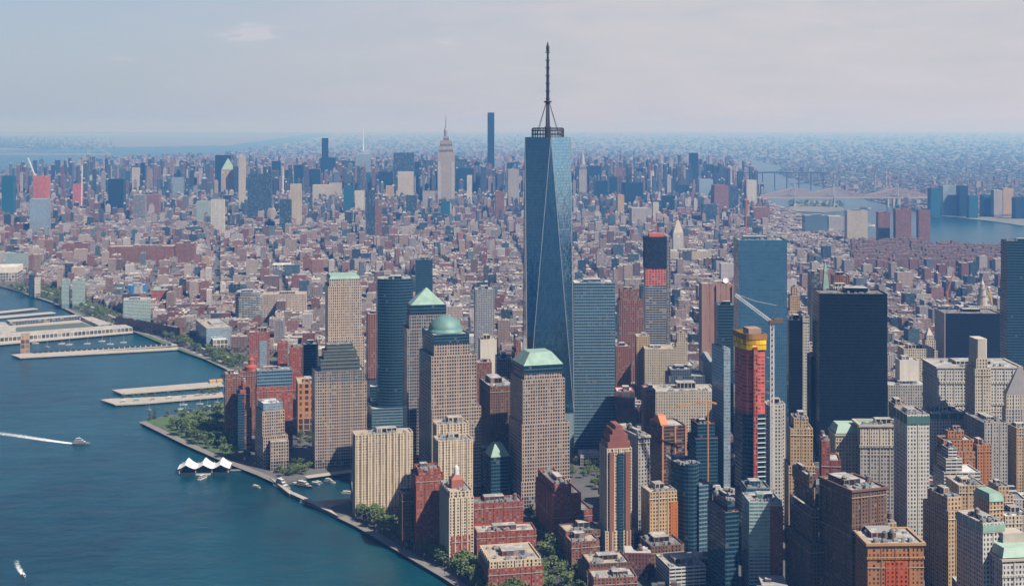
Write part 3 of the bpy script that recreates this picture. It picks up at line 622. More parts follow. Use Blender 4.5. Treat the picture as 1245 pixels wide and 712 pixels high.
q = rect(a['cx'] - 6, a['cy'] - 6, a['cx'] + 6, a['cy'] + 6); mb = MB(); mb.walls(q, a['H'] - 1.2, a['H'] + 7, m=0, plain=True); mb.walls(q, a['H'] + 7, a['H'] + 11, poly2=inset(q, 4), plain=True); mb.cap(inset(q, 4), a['H'] + 11)
o = mb.obj('penthouse', plain('red_brick_plain', (.32, .11, .075)), a['t'])
mb = MB(); mb.lathe([(2.6, a['H'] + 11), (2.6, a['H'] + 17), (2.0, a['H'] + 19), (0, a['H'] + 20.5)], 14, a['cx'], a['cy']); mb.obj('water_tank', M_WHITE, o)
bld('brick_block', 'red brick base wing below the white tank tower', 545, 549, 572, 652, 690, 15, 'red_brick', d=22, roof='dark')
bld('brick_block', 'red mid rise brick apartments with orange gable beside truncated pyramid tower', 573, 577, 636, 612, 664, 12, 'red_brick', lm='the gabled red apartments', d=24, roof='dark', units=5, tanks=1)
bld('brick_block', 'long low red brick apartments with white roof', 574, 580, 652, 647, 682, 10, 'red_brick', d=26, roof='light', units=3)
bld('brick_block', 'low red brick block around a pale roof terrace near the esplanade', 570, 594, 660, 683, 727, 12, 'red_brick', lm='the low roof terrace block', roof='tan', units=10, tiers=[(.80, 0), (1.0, 1.2)], styles={1: 'cream_apartments'}, d=52)
bld('brick_tower', 'stepped red brick apartment block with green bay windows', 651, 673, 720, 590, 662, 14, 'red_brick', lm='the stepped red block', tiers=[(.55, 0, 0, 0, 0), (.85, 0, 12, 0, 0), (1.0, 2, 22, 2, 2)], roof='dark', units=4)
a = bld('brick_tower', 'cream and red striped apartment tower with curved red crown', 727, 736, 771, 546, 683, 12, 'cream_apartments', lm='the red crowned tower', tiers=[(.27, 0, 0, 0, 0), (1.0, 2, 2, 1, 1)], d=30, bare=True)
mb = MB(); w_, d_ = a['tw'] * .9, a['td'] * .9; z0 = a['H'] - .9
for k, (sc, h) in enumerate(((1, 7), (.8, 14), (.55, 19), (.25, 23))):
    mb.box(a['cx'] - w_ * sc / 2, a['cy'] - d_ * (.5 - k * .03), z0, a['cx'] + w_ * sc / 2, a['cy'] + d_ * (.5 - k * .03), z0 + h)
mb.obj('crown', plain('dark_red_brick_plain', (.24, .075, .055)), a['t'])
for sx in (-.28, .28):
    mb = MB(); x = a['w'] * sx; mb.box(x - 2.4, -a['d'] / 2 - .7, 0, x + 2.4, -a['d'] / 2 + 1.5, a['H'] * .97); mb.obj('red_bay', facade('facade_dull_brick', **ST['dull_brick'][0]), a['t'])
mb = MB(); x = 1.0; mb.walls(rect(x - 2.6, -a['d'] / 2 - .9, x + 2.6, -a['d'] / 2 + 1.5), 0, a['H'] * .96, 2.5, 3); mb.cap(rect(x - 2.6, -a['d'] / 2 - .9, x + 2.6, -a['d'] / 2 + 1.5), a['H'] * .96)
mb.obj('window_bay', facade('facade_dark_glass', **ST['dark_glass'][0]), a['t'])
bld('brick_block', 'brown brick block with light roof left of the red crowned tower', 678, 688, 730, 646, 684, 14, 'brown_brick', d=26, roof='tan', units=3)
bld('brick_block', 'red brown brick block with tan roof before the brown block', 686, 695, 729, 659, 697, 13, 'dull_brick', d=24, roof='tan', units=2)
bld('brick_block', 'low brown block with stepped tan roofs at the bottom edge', 704, 714, 771, 687, 722, 10, 'brown_brick', d=40, roof='tan', units=8, tiers=[(.75, 0), (1.0, 3)])
bld('brick_block', 'low brick block with pale roof cut by the bottom edge', 712, 722, 775, 703, 740, 8, 'dull_brick', d=26, roof='light', units=4)
bld('stone_tower', 'shadowed grey stone slab with ornate cornice right of the red crowned tower', 771, 776, 790, 530, 645, 20, 'grey_stone', d=60, cornice=1.5, tanks=1)
bld('brown_tower', 'dark brown tower with orange brick edges and a gabled roof', 789, 805, 834, 518, 632, 14, 'brown_ribbon', lm='the orange edged brown tower', bare=True, d=38)
a = ALLB['dark brown tower with orange brick edges and a gabled roof']
for x in (-.5, 0.02, .46):
    mb = MB(); mb.box(a['w'] * x - .2, -a['d'] / 2 - .8, 0, a['w'] * x + 1.6, -a['d'] / 2 + 1, a['H'] + (.5)); mb.obj('brick_pier', plain('orange_brick_plain', (.50, .20, .09)), a['t'])
mb = MB()
x0, x1 = -a['w'] / 2 + .3, -a['w'] / 2 + 9
mb.face([(x0, -a['d'] / 2 + .3, a['H'] - 1), (x1, -a['d'] / 2 + .3, a['H'] - 1), (x1, -a['d'] / 2 + .3, a['H'] + 1), (x0, -a['d'] / 2 + .3, a['H'] + 2)])
mb.walls(rect(-a['w'] / 2 + .4, -a['d'] / 2 + 3, -a['w'] / 2 + 9, a['d'] / 2 - 3), a['H'] - 1, a['H'] + 9, poly2=[(-a['w'] / 2 + .4, -4), (-a['w'] / 2 + 9, -4), (-a['w'] / 2 + 9, 4), (-a['w'] / 2 + .4, 4)], plain=True)
mb.cap([(-a['w'] / 2 + .4, -4), (-a['w'] / 2 + 9, -4), (-a['w'] / 2 + 9, 4), (-a['w'] / 2 + .4, 4)], a['H'] + 9)
mb.obj('gable', plain('orange_brick_plain', (.50, .20, .09)), a['t'])
bld('brick_tower', 'honey coloured brick apartment tower with orange corner', 782, 790, 823, 598, 686, 14, 'tan_stone', lm='the honey coloured tower', roof='tan', units=4, d=26, trim=M_CONC)
a = ALLB['honey coloured brick apartment tower with orange corner']
mb = MB(); mb.walls(rect(a['w'] / 2 - 7, -a['d'] / 2 - .8, a['w'] / 2 + .8, a['d'] / 2 - 3), 0, a['H'] * .85, 4, 3); mb.cap(rect(a['w'] / 2 - 7, -a['d'] / 2 - .8, a['w'] / 2 + .8, a['d'] / 2 - 3), a['H'] * .85)
mb.obj('corner_wing', facade('facade_orange_corner', wall=(.45, .17, .07), glass=(.05, .05, .05), wx=.25, wy=.4), a['t'])
bld('low_block', 'low white curved block below the oval glass tower', 806, 814, 858, 690, 725, 12, 'white_ribbon', d=40, roof='light', units=3)
bld('low_block', 'low dark block with roof garden below the honey coloured tower', 783, 792, 832, 664, 700, 14, 'brown_brick', d=34, roof='dark', units=2)
bld('glass_tower', 'dark oval glass apartment tower with ring shaped roof', 819, 830, 858, 566, 682, 22, 'dark_glass', lm='the oval glass tower', plan='oval', d=44, roof='tan', par=3, units=6, nopent=True)
bld('glass_tower', 'teal glass wing with planted terrace right of the oval tower', 846, 850, 866, 590, 680, 20, 'teal_glass', d=30, roof='grey')
bld('glass_tower', 'dark glass tower with brick capped roof left of the teal tower', 860, 882, 898, 610, 735, 16, 'dark_glass', lm='the brick capped glass tower', roof='tan', tiers=[(.90, 0), (1.0, 4, 2, 4, 4)], units=6, styles={1: 'dark_glass'}, trim=plain('red_brick_plain', (.32, .11, .075)))
bld('glass_tower', 'teal banded glass apartment tower with red brick side', 902, 911, 951, 610, 735, 2, 'green_glass', lm='the teal banded tower', d=32, roof='grey', tiers=[(1.0, 0, 0, 0, 0)], units=4)
a = ALLB['teal banded glass apartment tower with red brick side']
mb = MB(); x = a['w'] / 2; mb.walls(rect(x - 11, -a['d'] / 2 - .6, x + .6, a['d'] / 2 - 2), 0, a['H'] - 4, 3.4, 3.2); mb.cap(rect(x - 11, -a['d'] / 2 - .6, x + .6, a['d'] / 2 - 2), a['H'] - 4)
mb.obj('brick_side', facade('facade_red_brick', **ST['red_brick'][0]), a['t'])
bld('glass_tower', 'dark teal glass slab standing behind the teal banded tower', 898, 908, 936, 593, 718, 2, 'teal_glass', d=26, roof='dark')
# --- tower under construction with red netting and yellow cocoon
a = bld('unfinished_tower', 'unfinished rounded tower wrapped in red netting under a yellow cocoon', 886, 906, 930, 424, 690, 10, 'dark_ribbon', lm='the red netted tower', plan='leftround', d=30,
        tiers=[(.70, 0), (.985, 0), (1.0, 0)], styles={0: 'dark_glass', 1: 'red_netting', 2: 'red_netting'}, bare=True, open_top=True)
mb = MB(); p = plan('leftround', a['w'] + 2.4, a['d'] + 2.4); z0 = a['H'] - 1.5; z1 = zat(406, a['Y'])
mb.walls(p, z0, z1, 3.5, 6); mb.walls(inset(p, 1)[::-1], z0, z1, plain=True)
mb.walls(p, z1, z1 + .01, poly2=inset(p, 1), plain=True); mb.obj('safety_cocoon', facade('facade_yellow_cocoon', mode='curtain', wall=(.30, .20, .02), glass=(.85, .47, .012), wx=.9, wy=.9, rough=.75, blinds=0, vary=.15), a['t'])
mb = MB(); p2 = plan('leftround', a['w'] + 3.4, a['d'] + 3.4); mb.walls(p2, z1 - 5.5, z1 - .2, 3, 6); mb.walls(inset(p2, 1)[::-1], z1 - 5.5, z1 - .2, plain=True); mb.obj('work_platform', plain('rusty_formwork', (.34, .16, .05)), a['t'])
mb = MB(); mb.cap(plan('leftround', a['w'] - 1, a['d'] - 1), z0 + 4)
mb.box(-4, -8, z0, 9, 8, z1 + 4); mb.obj('concrete_core', plain('core_formwork', (.36, .24, .18)), a['t'])
mb = MB(); mb.walls(rect(-2.2, -a['d'] / 2 - 2.4, 1.8, -a['d'] / 2 + .2), 0, a['H'] + 2, 2, 3.6); mb.cap(rect(-2.2, -a['d'] / 2 - 2.4, 1.8, -a['d'] / 2 + .2), a['H'] + 2)
mb.obj('hoist', facade('facade_hoist', wall=(.40, .12, .09), glass=(.12, .03, .03), wx=.7, wy=.7), a['t'])
for k in range(30):
    zz = a['H'] * (.04 + .022 * k); mb = MB(); mb.box(2, -a['d'] / 2 - 1.5, zz, a['w'] / 2 + .4, -a['d'] / 2 + 1, zz + .5, bottom=True); mb.obj('balcony', M_WHITE, a['t'])
bld('glass_tower', 'slim pale blue glass and white hotel tower left of the red netted tower', 871, 880, 888, 424, 600, 12, 'pale_glass', d=40, roof='grey')
bld('stone_tower', 'white grey twin slab apartment tower right of the red netted tower', 928, 933, 956, 492, 640, 0, 'white_stone', d=26, tiers=[(1.0, 0)], units=3, plan='cross')
bld('stone_tower', 'tan stepped art deco tower right of the white twin slab', 955, 959, 991, 509, 660, -3, 'tan_stone', lm='the tan stepped tower', tiers=[(.62, 0), (.92, 2, 2, 1.5, 1.5), (1.0, 6, 6, 5, 5)], d=32, units=4)
bld('brick_tower', 'slim red brick tower with square top right of the tan stepped tower', 990, 999, 1022, 536, 690, -8, 'red_brick', lm='the slim red brick tower', tiers=[(.85, 0, 0, 0, 0), (1.0, 0, 10, 0, 3)], d=30, units=2, tanks=1)
bld('stone_tower', 'dark shadowed stepped tower below the slim red brick tower', 960, 985, 1001, 582, 760, 10, 'brown_brick', lm='the dark stepped tower', tiers=[(.55, 0), (.78, 3), (.92, 6), (1.0, 9)], d=58, units=2)
bld('stone_tower', 'bulky dark brown stone tower with pipes on its roof', 997, 1036, 1078, 596, 780, 20, 'brown_brick', lm='the bulky brown tower', roof='light', units=16, tanks=2, cornice=1.2, tiers=[(.75, 0), (.77, -.8), (1.0, 0)])
bld('brick_tower', 'honey and orange brick tower with cornice near the bottom right', 1041, 1055, 1123, 660, 800, 2, 'orange_brick', lm='the orange brick tower', roof='light', units=12, tanks=3, cornice=1.6, d=42, tiers=[(.86, 0), (.875, -.8), (1.0, 0)], trim=plain('honey_terracotta', (.45, .28, .15)), styles={0: 'orange_brick'})
a = ALLB['honey and orange brick tower with cornice near the bottom right']
mb = MB(); mb.walls(rect(-a['w'] * .18, -a['d'] / 2 - .5, a['w'] * .22, -a['d'] / 2 + 1), 0, a['H'] * .84, 3.4, 3.5); mb.cap(rect(-a['w'] * .18, -a['d'] / 2 - .5, a['w'] * .22, -a['d'] / 2 + 1), a['H'] * .84)
mb.obj('red_bay', facade('facade_vermilion_brick', wall=(.50, .115, .05), glass=(.03, .03, .04), wx=.45, wy=.5), a['t'])
bld('stone_block', 'small tan stone block with tank behind the orange brick tower', 1046, 1058, 1090, 636, 770, 4, 'tan_stone', d=26, tanks=1, units=3)
bld('stone_tower', 'dark sided tan office tower with stepped pale top in the bottom right', 1122, 1153, 1172, 606, 735, 14, 'tan_stone', lm='the dark sided tan tower', tiers=[(.88, 0), (1.0, 1, 1, 3, 6)], units=5)
bld('stone_block', 'tan stone block behind the dark sided tan tower', 1160, 1166, 1198, 590, 690, 2, 'tan_stone', d=36, units=4)
a = bld('stone_tower', 'tan tower with green copper mansard and white flat roof', 1184, 1203, 1220, 610, 720, 12, 'tan_stone', lm='the mansard tan tower', bare=True)
hip(a, a['H'] + .3, 7, green, .6, .8, 'mansard_roof')
bld('stone_tower', 'white tower with blue shadowed side and green cornice band', 1163, 1195, 1221, 636, 790, 14, 'white_stone', lm='the white tower with green cornice band', units=8, band={0: (7, 'copper')}, roof='light', tanks=1)
a = bld('stone_tower', 'white ornate block with pale green mansard in the bottom right corner', 1195, 1219, 1262, 680, 800, 8, 'white_stone', lm='the white mansard block', cornice=1.2, bare=True, tiers=[(.82, 0), (.84, -.6), (1.0, 0)])
hip(a, a['H'] + 1.2, 7, plain('pale_verdigris', (.36, .50, .42), .7), .0, .8, 'mansard_roof')
mb = MB(); mb.box(-6, 0, a['H'] + 8, 12, 14, a['H'] + 16); mb.obj('penthouse', M_STONE, a['t'])
bld('stone_block', 'cream block with pale roof at the right edge above the mansard corner', 1212, 1222, 1256, 627, 700, 6, 'cream_stone', roof='white', d=30)
bld('stone_tower', 'tan sunlit tower behind the mansard tan tower', 1206, 1212, 1232, 592, 690, 4, 'tan_stone', d=30, units=3, tiers=[(.9, 0), (1.0, 3)])
bld('stone_tower', 'tan narrow tower at the right edge below the grey pyramid', 1231, 1236, 1262, 520, 610, 4, 'tan_stone', d=30, units=3)
bld('stone_tower', 'tall white and blue office tower with dark green cornice', 1089, 1103, 1130, 504, 690, 3, 'white_stone', lm='the tall white tower with dark green cornice', band={0: (9, plain('dark_verdigris', (.05, .14, .12), .7))}, roof='dark', units=6, d=40)
bld('stone_tower', 'long rear wing with dark green cornice behind the tall white tower', 1128, 1132, 1175, 501, 596, 3, 'white_stone', band={0: (8, plain('dark_verdigris', (.05, .14, .12), .7))}, roof='dark', units=6, d=30)
bld('stone_tower', 'orange brown art deco tower with stepped crown', 1136, 1146, 1186, 526, 640, 2, 'orange_brick', lm='the orange brown deco tower', tiers=[(.80, 0), (.92, 2), (1.0, 9)], units=3, trim=plain('honey_terracotta', (.45, .28, .15)))
bld('stone_block', 'white wedding cake block with stepped ribbon windows', 1140, 1148, 1192, 547, 660, 3, 'white_ribbon', lm='the white wedding cake block', tiers=[(.76, 0), (.90, 3, 18, 3, 3), (1.0, 7, 22, 7, 7)], d=32, roof='white', units=2)
bld('office_block', 'beige grey box office with dark left side', 1178, 1197, 1225, 514, 620, 4, 'vertical_pale', lm='the beige box office', roof='dark', units=2, d=55, styles={0: 'grey_stone'})
bld('stone_block', 'brown block right of the orange brown deco tower', 1184, 1188, 1206, 541, 640, 3, 'orange_brick', d=30)
bld('stone_tower', 'tall slender limestone tower with fluted crown before the black box', 1173, 1184, 1208, 437, 606, 3, 'cream_stone', lm='the slender limestone tower', tiers=[(.55, 0), (.93, 2.2, 2.2, 2, 2), (1.0, 5, 5, 5, 5)], d=34, bare=True)
a = ALLB['tall slender limestone tower with fluted crown before the black box']
mb = MB(); p = plan('chamfer', a['tw'] * .98, a['td'] * .98); z1 = zat(413, a['Y']); mb.walls([(x + a['cx'], y + a['cy']) for x, y in p], a['H'] - 1, z1, plain=True); mb.cap([(x + a['cx'], y + a['cy']) for x, y in p], z1); mb.obj('crown', M_STONE, a['t'])
a = bld('stone_tower', 'wide white H shaped office block with heavy top storeys', 1128, 1140, 1242, 446, 590, 0, 'white_stone', lm='the wide white H block', d=60, units=6, cornice=1.4, tiers=[(.68, 0), (.70, -.8), (.86, 0), (.88, -.8), (1.0, 0)])
a = bld('stone_tower', 'bank tower with grey stone stepped pyramid roof at the right edge', 1219, 1223, 1262, 480, 604, 2, 'grey_stone', lm='the stone pyramid tower', bare=True, tiers=[(.86, 0), (1.0, 1.5)], styles={1: 'vertical_pale'})
hip(a, a['H'] + .3, zat(447, a['Y']) - a['H'], plain('grey_stone_plain', (.27, .26, .26)), .5, .12)
bld('stone_block', 'pinkish stepped stone block before the slender limestone tower', 1184, 1190, 1206, 488, 596, 3, 'cream_stone', tiers=[(.85, 0), (1.0, 3)], d=26)
bld('stone_block', 'cream block with pale green mansard beside the slim red brick tower', 1008, 1016, 1047, 528, 650, 0, 'cream_stone', lm='the cream mansard block', bare=True, cornice=1)
a = ALLB['cream block with pale green mansard beside the slim red brick tower']; hip(a, a['H'] + 1.2, 8, plain('pale_verdigris', (.36, .50, .42), .7), -.3, .75, 'mansard_roof')
a = bld('stone_tower', 'broad arcaded stone block with green copper roof below the black slab', 1038, 1046, 1094, 516, 655, 0, 'grey_stone', lm='the arcaded stone block', roof='copper', units=12, cornice=1.8, tiers=[(.80, 0), (.82, -1.0), (1.0, 0)], styles={2: 'vertical_pale'})
bld('stone_block', 'tan tower with green cupola right of the black slab', 1084, 1088, 1104, 492, 610, 0, 'tan_stone', d=26, tanks=1)
# --- black slabs and glass towers in the middle
bld('black_tower', 'broad black steel office slab in the right middle', 984, 996, 1079, 357, 590, -3, 'black_glass', lm='the broad black slab', d=48, roof='dark', units=8)
bld('black_tower', 'narrow black glass hotel slab left of the broad black slab', 956, 959, 975, 389, 560, -6, 'black_glass', lm='the narrow black slab', d=40, roof='dark')
bld('stone_tower', 'thin lattice fronted white tower between the two black slabs', 974, 976, 984, 384, 560, -4, 'white_stone', d=20)
bld('black_tower', 'dark slab with pale edge close left of the broad black slab', 981, 986, 996, 434, 580, -3, 'black_glass', d=30, roof='light')
bld('stone_tower', 'tan gridded tower with stepped top right of the blue mirror tower', 956, 959, 975, 350, 490, -3, 'tan_stone', tiers=[(.8, 0), (.93, 2.5), (1.0, 6)], d=26, styles={0: 'beige_tower'})
bld('black_tower', 'black glass box with beige side wall in the far right', 1142, 1149, 1217, 381, 470, -2, 'black_glass', lm='the black glass box', d=60, roof='dark', units=6)
a = ALLB['black glass box with beige side wall in the far right']
mb = MB(); mb.box(-a['w'] / 2 - .8, -a['d'] / 2 - .2, 0, -a['w'] / 2 + .4, a['d'] / 2 + .2, a['H'] + 1); mb.obj('side_wall', plain('beige_wall', (.42, .34, .29)), a['t'])
bld('steel_tower', 'rippled steel apartment tower cut by the right edge', 1222, 1224, 1262, 293, 518, -4, 'dark_glass', lm='the rippled steel tower', d=34, roof='grey', styles={0: 'dark_glass'}, tiers=[(.78, 0), (1.0, 1.0, 1.0, 1, 1)])
bld('glass_tower', 'tall blue mirror glass tower in the right middle', 893, 898, 957, 292, 600, -2, 'blue_glass', lm='the blue mirror tower', d=46, roof='light', units=8)
bld('glass_tower', 'banded blue glass tower right of the tallest tower', 697, 698, 748, 344, 551, 2, 'teal_glass', lm='the banded blue glass tower', d=44, roof='white', units=6, styles={0: 'teal_glass'})
bld('concrete_tower', 'windowless brown telephone tower with white dish', 848, 853, 893, 345, 470, 0, 'windowless_brown', lm='the windowless brown tower', d=34, roof='light', units=8, tiers=[(.93, 0), (1.0, .4)])
a = ALLB['windowless brown telephone tower with white dish']
mb = MB(); mb.lathe([(0, 0), (2.2, .4), (4.0, 1.6), (4.6, 2.6), (4.4, 2.6), (0, .8)], 16); o = mb.obj('dish', M_WHITE, a['t'], True); o.location = (a['w'] * .25, -a['d'] * .3, a['H'] + 4); o.rotation_euler = (R(65), 0, 0)
mb = MB(); mb.bar((a['w'] * .25, -a['d'] * .3, a['H'] - 1.2), (a['w'] * .25, -a['d'] * .3, a['H'] + 4), .6); mb.obj('dish_mast', M_MECH, a['t'])
for fx in (-.5, -.06, .42):
    mb = MB(); mb.box(a['w'] * fx, -a['d'] / 2 - 2.2, 0, a['w'] * fx + a['w'] * .09, -a['d'] / 2 + 1, a['H'] * .985); mb.obj('pier', plain('brown_granite', (.33, .21, .18)), a['t'])
bld('glass_tower', 'dark green glass block in front of the windowless brown tower', 868, 873, 896, 371, 540, 0, 'dark_glass', d=30, roof='dark')
bld('brown_tower', 'brown ribbed hospital tower with stepped side', 748, 753, 782, 352, 485, 2, 'vertical_brown', lm='the brown ribbed tower', d=30, tiers=[(.9, 0), (1.0, 2, 6, 2, 2)], roof='dark')
a = bld('unfinished_tower', 'unfinished stacked tower with dark wrapped top and balconied glass floors', 782, 785, 810, 326, 473, 2, 'dark_ribbon', lm='the unfinished stacked tower', d=26, tiers=[(.86, 0), (1.0, 0)], styles={1: 'pink_steel'}, bare=True)
mb = MB(); p = rect(-a['w'] / 2 - .8, -a['d'] / 2 - .8, a['w'] / 2 + .8, a['d'] / 2 + .8); z1 = zat(288, a['Y']); mb.walls(p, a['H'], z1, 4, 4); mb.cap(p, z1); mb.obj('wrapped_floors', facade('facade_dark_wrap', mode='curtain', wall=(.02, .03, .05), glass=(.012, .02, .04), wx=.9, wy=.9, rough=.7, blinds=0), a['t'])
mb = MB(); mb.box(-a['w'] * .3, -a['d'] * .3, z1, a['w'] * .4, a['d'] * .3, z1 + 5); mb.obj('formwork', plain('red_formwork', (.6, .12, .07)), a['t'])
mb = MB(); mb.bar((a['w'] * .1, 0, z1), (a['w'] * .1, 0, z1 + 22), .9); mb.bar((a['w'] * .1, 0, z1 + 16), (-6, 0, z1 + 40), .7); mb.obj('crane', plain('red_crane_paint', (.5, .1, .05)), a['t'])
mb = MB(); mb.walls(rect(a['w'] / 2 + 1.2, -a['d'] / 2, a['w'] / 2 + 7, -a['d'] / 2 + 6), 0, z1, 3, 5); mb.cap(rect(a['w'] / 2 + 1.2, -a['d'] / 2, a['w'] / 2 + 7, -a['d'] / 2 + 6), z1); mb.obj('hoist', facade('facade_grey_hoist', wall=(.24, .24, .25), glass=(.06, .07, .08), wx=.7, wy=.7), a['t'])
bld('stone_block', 'long cream federal office block with end towers', 794, 797, 871, 476, 560, 1, 'vertical_pale', lm='the long cream federal block', d=50, roof='light', units=6, pent=8)
bld('office_block', 'dark grey stepped plant block above the cream federal block', 808, 813, 857, 450, 540, 1, 'vertical_dark', d=40, tiers=[(.92, 0), (1.0, 3, 18, 3, 3)], roof='grey', units=5)
bld('stone_block', 'wide beige gridded block with corner tower left of federal block', 782, 784, 822, 424, 505, 0, 'cream_stone', d=40, roof='tan', units=5, pent=3)
bld('stone_tower', 'beige blank corner tower rising behind the wide gridded block', 771, 774, 790, 409, 500, 0, 'tan_stone', d=30)
bld('stone_block', 'low beige square block right of the banded blue glass tower', 747, 749, 767, 421, 500, 0, 'dull_brick', d=30)
bld('stone_tower', 'cream tower right of the unfinished stacked tower', 819, 822, 836, 405, 480, 0, 'cream_stone', d=24, tiers=[(.85, 0), (1.0, 2.5)])
a = bld('blank_tower', 'white blank walled block with slanted glass top', 848, 855, 872, 440, 530, 2, 'blank_white', d=30, bare=True)
mb = MB(); w_ = a['w'] / 2; d_ = a['d'] / 2; z = a['H']
mb.walls(rect(-w_ + 2, -d_ + 2, w_ - 6, d_ - 2), z - 1, z + 10, poly2=[(-w_ + 4, -d_ + 8), (0, -d_ + 8), (0, d_ - 2), (-w_ + 4, d_ - 2)], plain=True); mb.cap([(-w_ + 4, -d_ + 8), (0, -d_ + 8), (0, d_ - 2), (-w_ + 4, d_ - 2)], z + 10)
mb.obj('glass_wedge', facade('facade_pale_glass', **ST['pale_glass'][0]), a['t'])
bld('red_block', 'red panelled glass school building right of the banded blue tower', 748, 750, 772, 476, 560, 1, 'red_glass', lm='the red panelled building', d=34, roof='white', units=1)
bld('black_block', 'black terraced glass block with red edges left of the hotel tower', 838, 846, 873, 516, 602, 8, 'dark_glass', d=36, roof='dark', tiers=[(.8, 0), (1.0, 3)], trim=plain('red_steel', (.35, .06, .05)))
bld('stone_block', 'narrow brown tower block below the cream federal block', 778, 786, 797, 474, 565, 6, 'dull_brick', d=34)
bld('museum_pavilion', 'low white memorial pavilion in the tree grove', 700, 706, 730, 553, 566, 4, 'white_stone', d=30, roof='white', nopent=True, units=2)
# --- right middle, behind the slabs
bld('office_block', 'low grey gridded office with blank white tower part', 1078, 1080, 1130, 468, 545, 0, 'vertical_grey', lm='the grey gridded office', d=40, roof='grey', styles={0: 'grey_stone'})
bld('blank_tower', 'blank white slab rising from the grey gridded office', 1092, 1094, 1117, 438, 540, 0, 'blank_white', d=22, units=2)
bld('stone_block', 'beige block with round cupola behind the blank white slab', 1096, 1099, 1136, 424, 505, 0, 'cream_stone', d=34, units=4, pent=6, roof='tan')
a = bld('stone_tower', 'pale stepped civic tower with pointed top left of the black box', 1122, 1124, 1140, 408, 470, 0, 'cream_stone', d=24, tiers=[(.7, 0), (.9, 2.5), (1.0, 5)], bare=True)
hip(a, a['H'] + .3, 12, M_STONE, -.5)
a = bld('civic_tower', 'civic building with tall white colonnaded lantern behind the black box', 1176, 1178, 1212, 372, 440, 0, 'cream_stone', d=30, bare=True)
mb = MB(); z = a['H']
for rr, h0, h1 in ((9, -1, 18), (6.5, 18, 30), (4, 30, 38)): mb.lathe([(rr * 1.12, z + h0), (rr * 1.12, z + h0 + 1.5), (rr, z + h0 + 1.5), (rr, z + h1 - 1.2), (rr * 1.1, z + h1 - 1.2), (rr * 1.1, z + h1)], 14, 4, 0)
mb.lathe([(4.4, z + 38), (1.5, z + 44), (.4, z + 50), (0, z + 54)], 12, 4, 0); mb.obj('lantern', M_STONE, a['t'])
# --- Gothic tower with green roof
a = bld('gothic_tower', 'cream gothic tower with green copper spire behind the broad black slab', 995, 998, 1013, 362, 545, -3, 'cream_stone', lm='the gothic spire tower', d=26, tiers=[(.94, 0), (1.0, 1.5)], bare=True)
z0 = a['H']; z1 = zat(334, a['Y']); z2 = zat(318, a['Y'])
mb = MB(); q = inset(a['top'], 2); q1 = inset(a['top'], 6.5)
mb.walls(q, z0 - 1, z1, poly2=q1, plain=True); mb.walls(q1, z1, z1 + 4, plain=True); mb.walls(q1, z1 + 4, z2, poly2=[(p[0] * .02 + a['cx'] * .98, p[1] * .02 + a['cy'] * .98) for p in q1], plain=True); mb.obj('spire', green, a['t'])
for x, y in a['top']:
    mb = MB(); mb.lathe([(1.5, z0 - 1), (1.5, z0 + 7), (0, z0 + 13)], 6, x * .92 + a['cx'] * .08, y * .92 + a['cy'] * .08); mb.obj('pinnacle', green, a['t'])
bld('office_block', 'dark narrow slab left of the gothic spire tower', 984, 987, 996, 333, 520, -3, 'vertical_dark', d=36)
bld('office_block', 'brown ribbed office top behind the broad black slab', 1012, 1014, 1033, 335, 500, -3, 'vertical_brown', d=30)
bld('stone_block', 'tan ribbed shoulder block right of the gothic spire tower', 1010, 1013, 1040, 349, 520, -3, 'vertical_pale', d=30)
bld('stone_block', 'small block with red and green roofs between the black slabs', 980, 983, 992, 420, 530, -3, 'cream_stone', d=20, roof='copper')
# --- left middle: north of the yacht cove
bld('brick_tower', 'white banded corner office with slanting pale roof above the ferry pier', 297, 320, 350, 492, 570, 24, 'granite_grid', lm='the slant roofed corner office', plan='rect', d=44, roof='white', tiers=[(.5, 0), (.88, 0, 3, 4, 4), (1.0, 2, 5, 7, 6)], styles={2: 'pale_glass'}, units=1, nopent=True)
bld('stone_block', 'granite front wing with tall glazed centre below the corner office', 324, 329, 351, 537, 572, 14, 'granite_grid', d=14, units=0, nopent=True)
bld('glass_tower', 'brick and glass apartment slab with teal glazed top', 307, 312, 356, 451, 550, 14, 'red_brick', lm='the teal topped brick slab', d=26, tiers=[(.80, 0, 0, 0, 0), (1.0, .6, .6, .6, .6)], styles={1: 'teal_glass'}, roof='grey', units=6)
bld('glass_tower', 'dark blue glass apartment tower with red brick front beside the park', 272, 290, 306, 466, 548, 16, 'red_brick', lm='the blue and red park tower', tiers=[(.60, 0), (.90, 2), (1.0, 6)], d=34, styles={0: 'dull_brick'})
a = ALLB['dark blue glass apartment tower with red brick front beside the park']
mb = MB(); mb.walls(rect(-a['w'] / 2 - .7, -a['d'] / 2 - .7, -a['w'] * .05, a['d'] / 2 - 4), 0, a['H'] * .84, 3, 3.5); mb.cap(rect(-a['w'] / 2 - .7, -a['d'] / 2 - .7, -a['w'] * .05, a['d'] / 2 - 4), a['H'] * .84); mb.obj('glass_wing', facade('facade_dark_glass', **ST['dark_glass'][0]), a['t'])
bld('brick_block', 'red capped brick block left of the blue and red park tower', 270, 274, 292, 455, 540, 16, 'dull_brick', d=24, roof='white', units=3)
a = bld('brick_block', 'brick block topped by a red conical turret', 286, 292, 320, 452, 530, 14, 'dull_brick', lm='the red turret block', d=30, roof='dark', units=1, nopent=True)
mb = MB(); z = a['H'] - 1.2; mb.lathe([(9, z), (9, z + 6), (4, z + 9), (4, z + 15), (4.6, z + 15), (0, z + 20)], 16); mb.obj('turret', plain('red_metal', (.34, .07, .05)), a['t'])
bld('brick_tower', 'orange brick apartment tower with narrow glass bay by the highway', 298, 303, 328, 404, 462, 12, 'orange_brick', lm='the orange highway tower', d=26, roof='light', units=3, pent=7, styles={0: 'red_brick'})
a = ALLB['orange brick apartment tower with narrow glass bay by the highway']
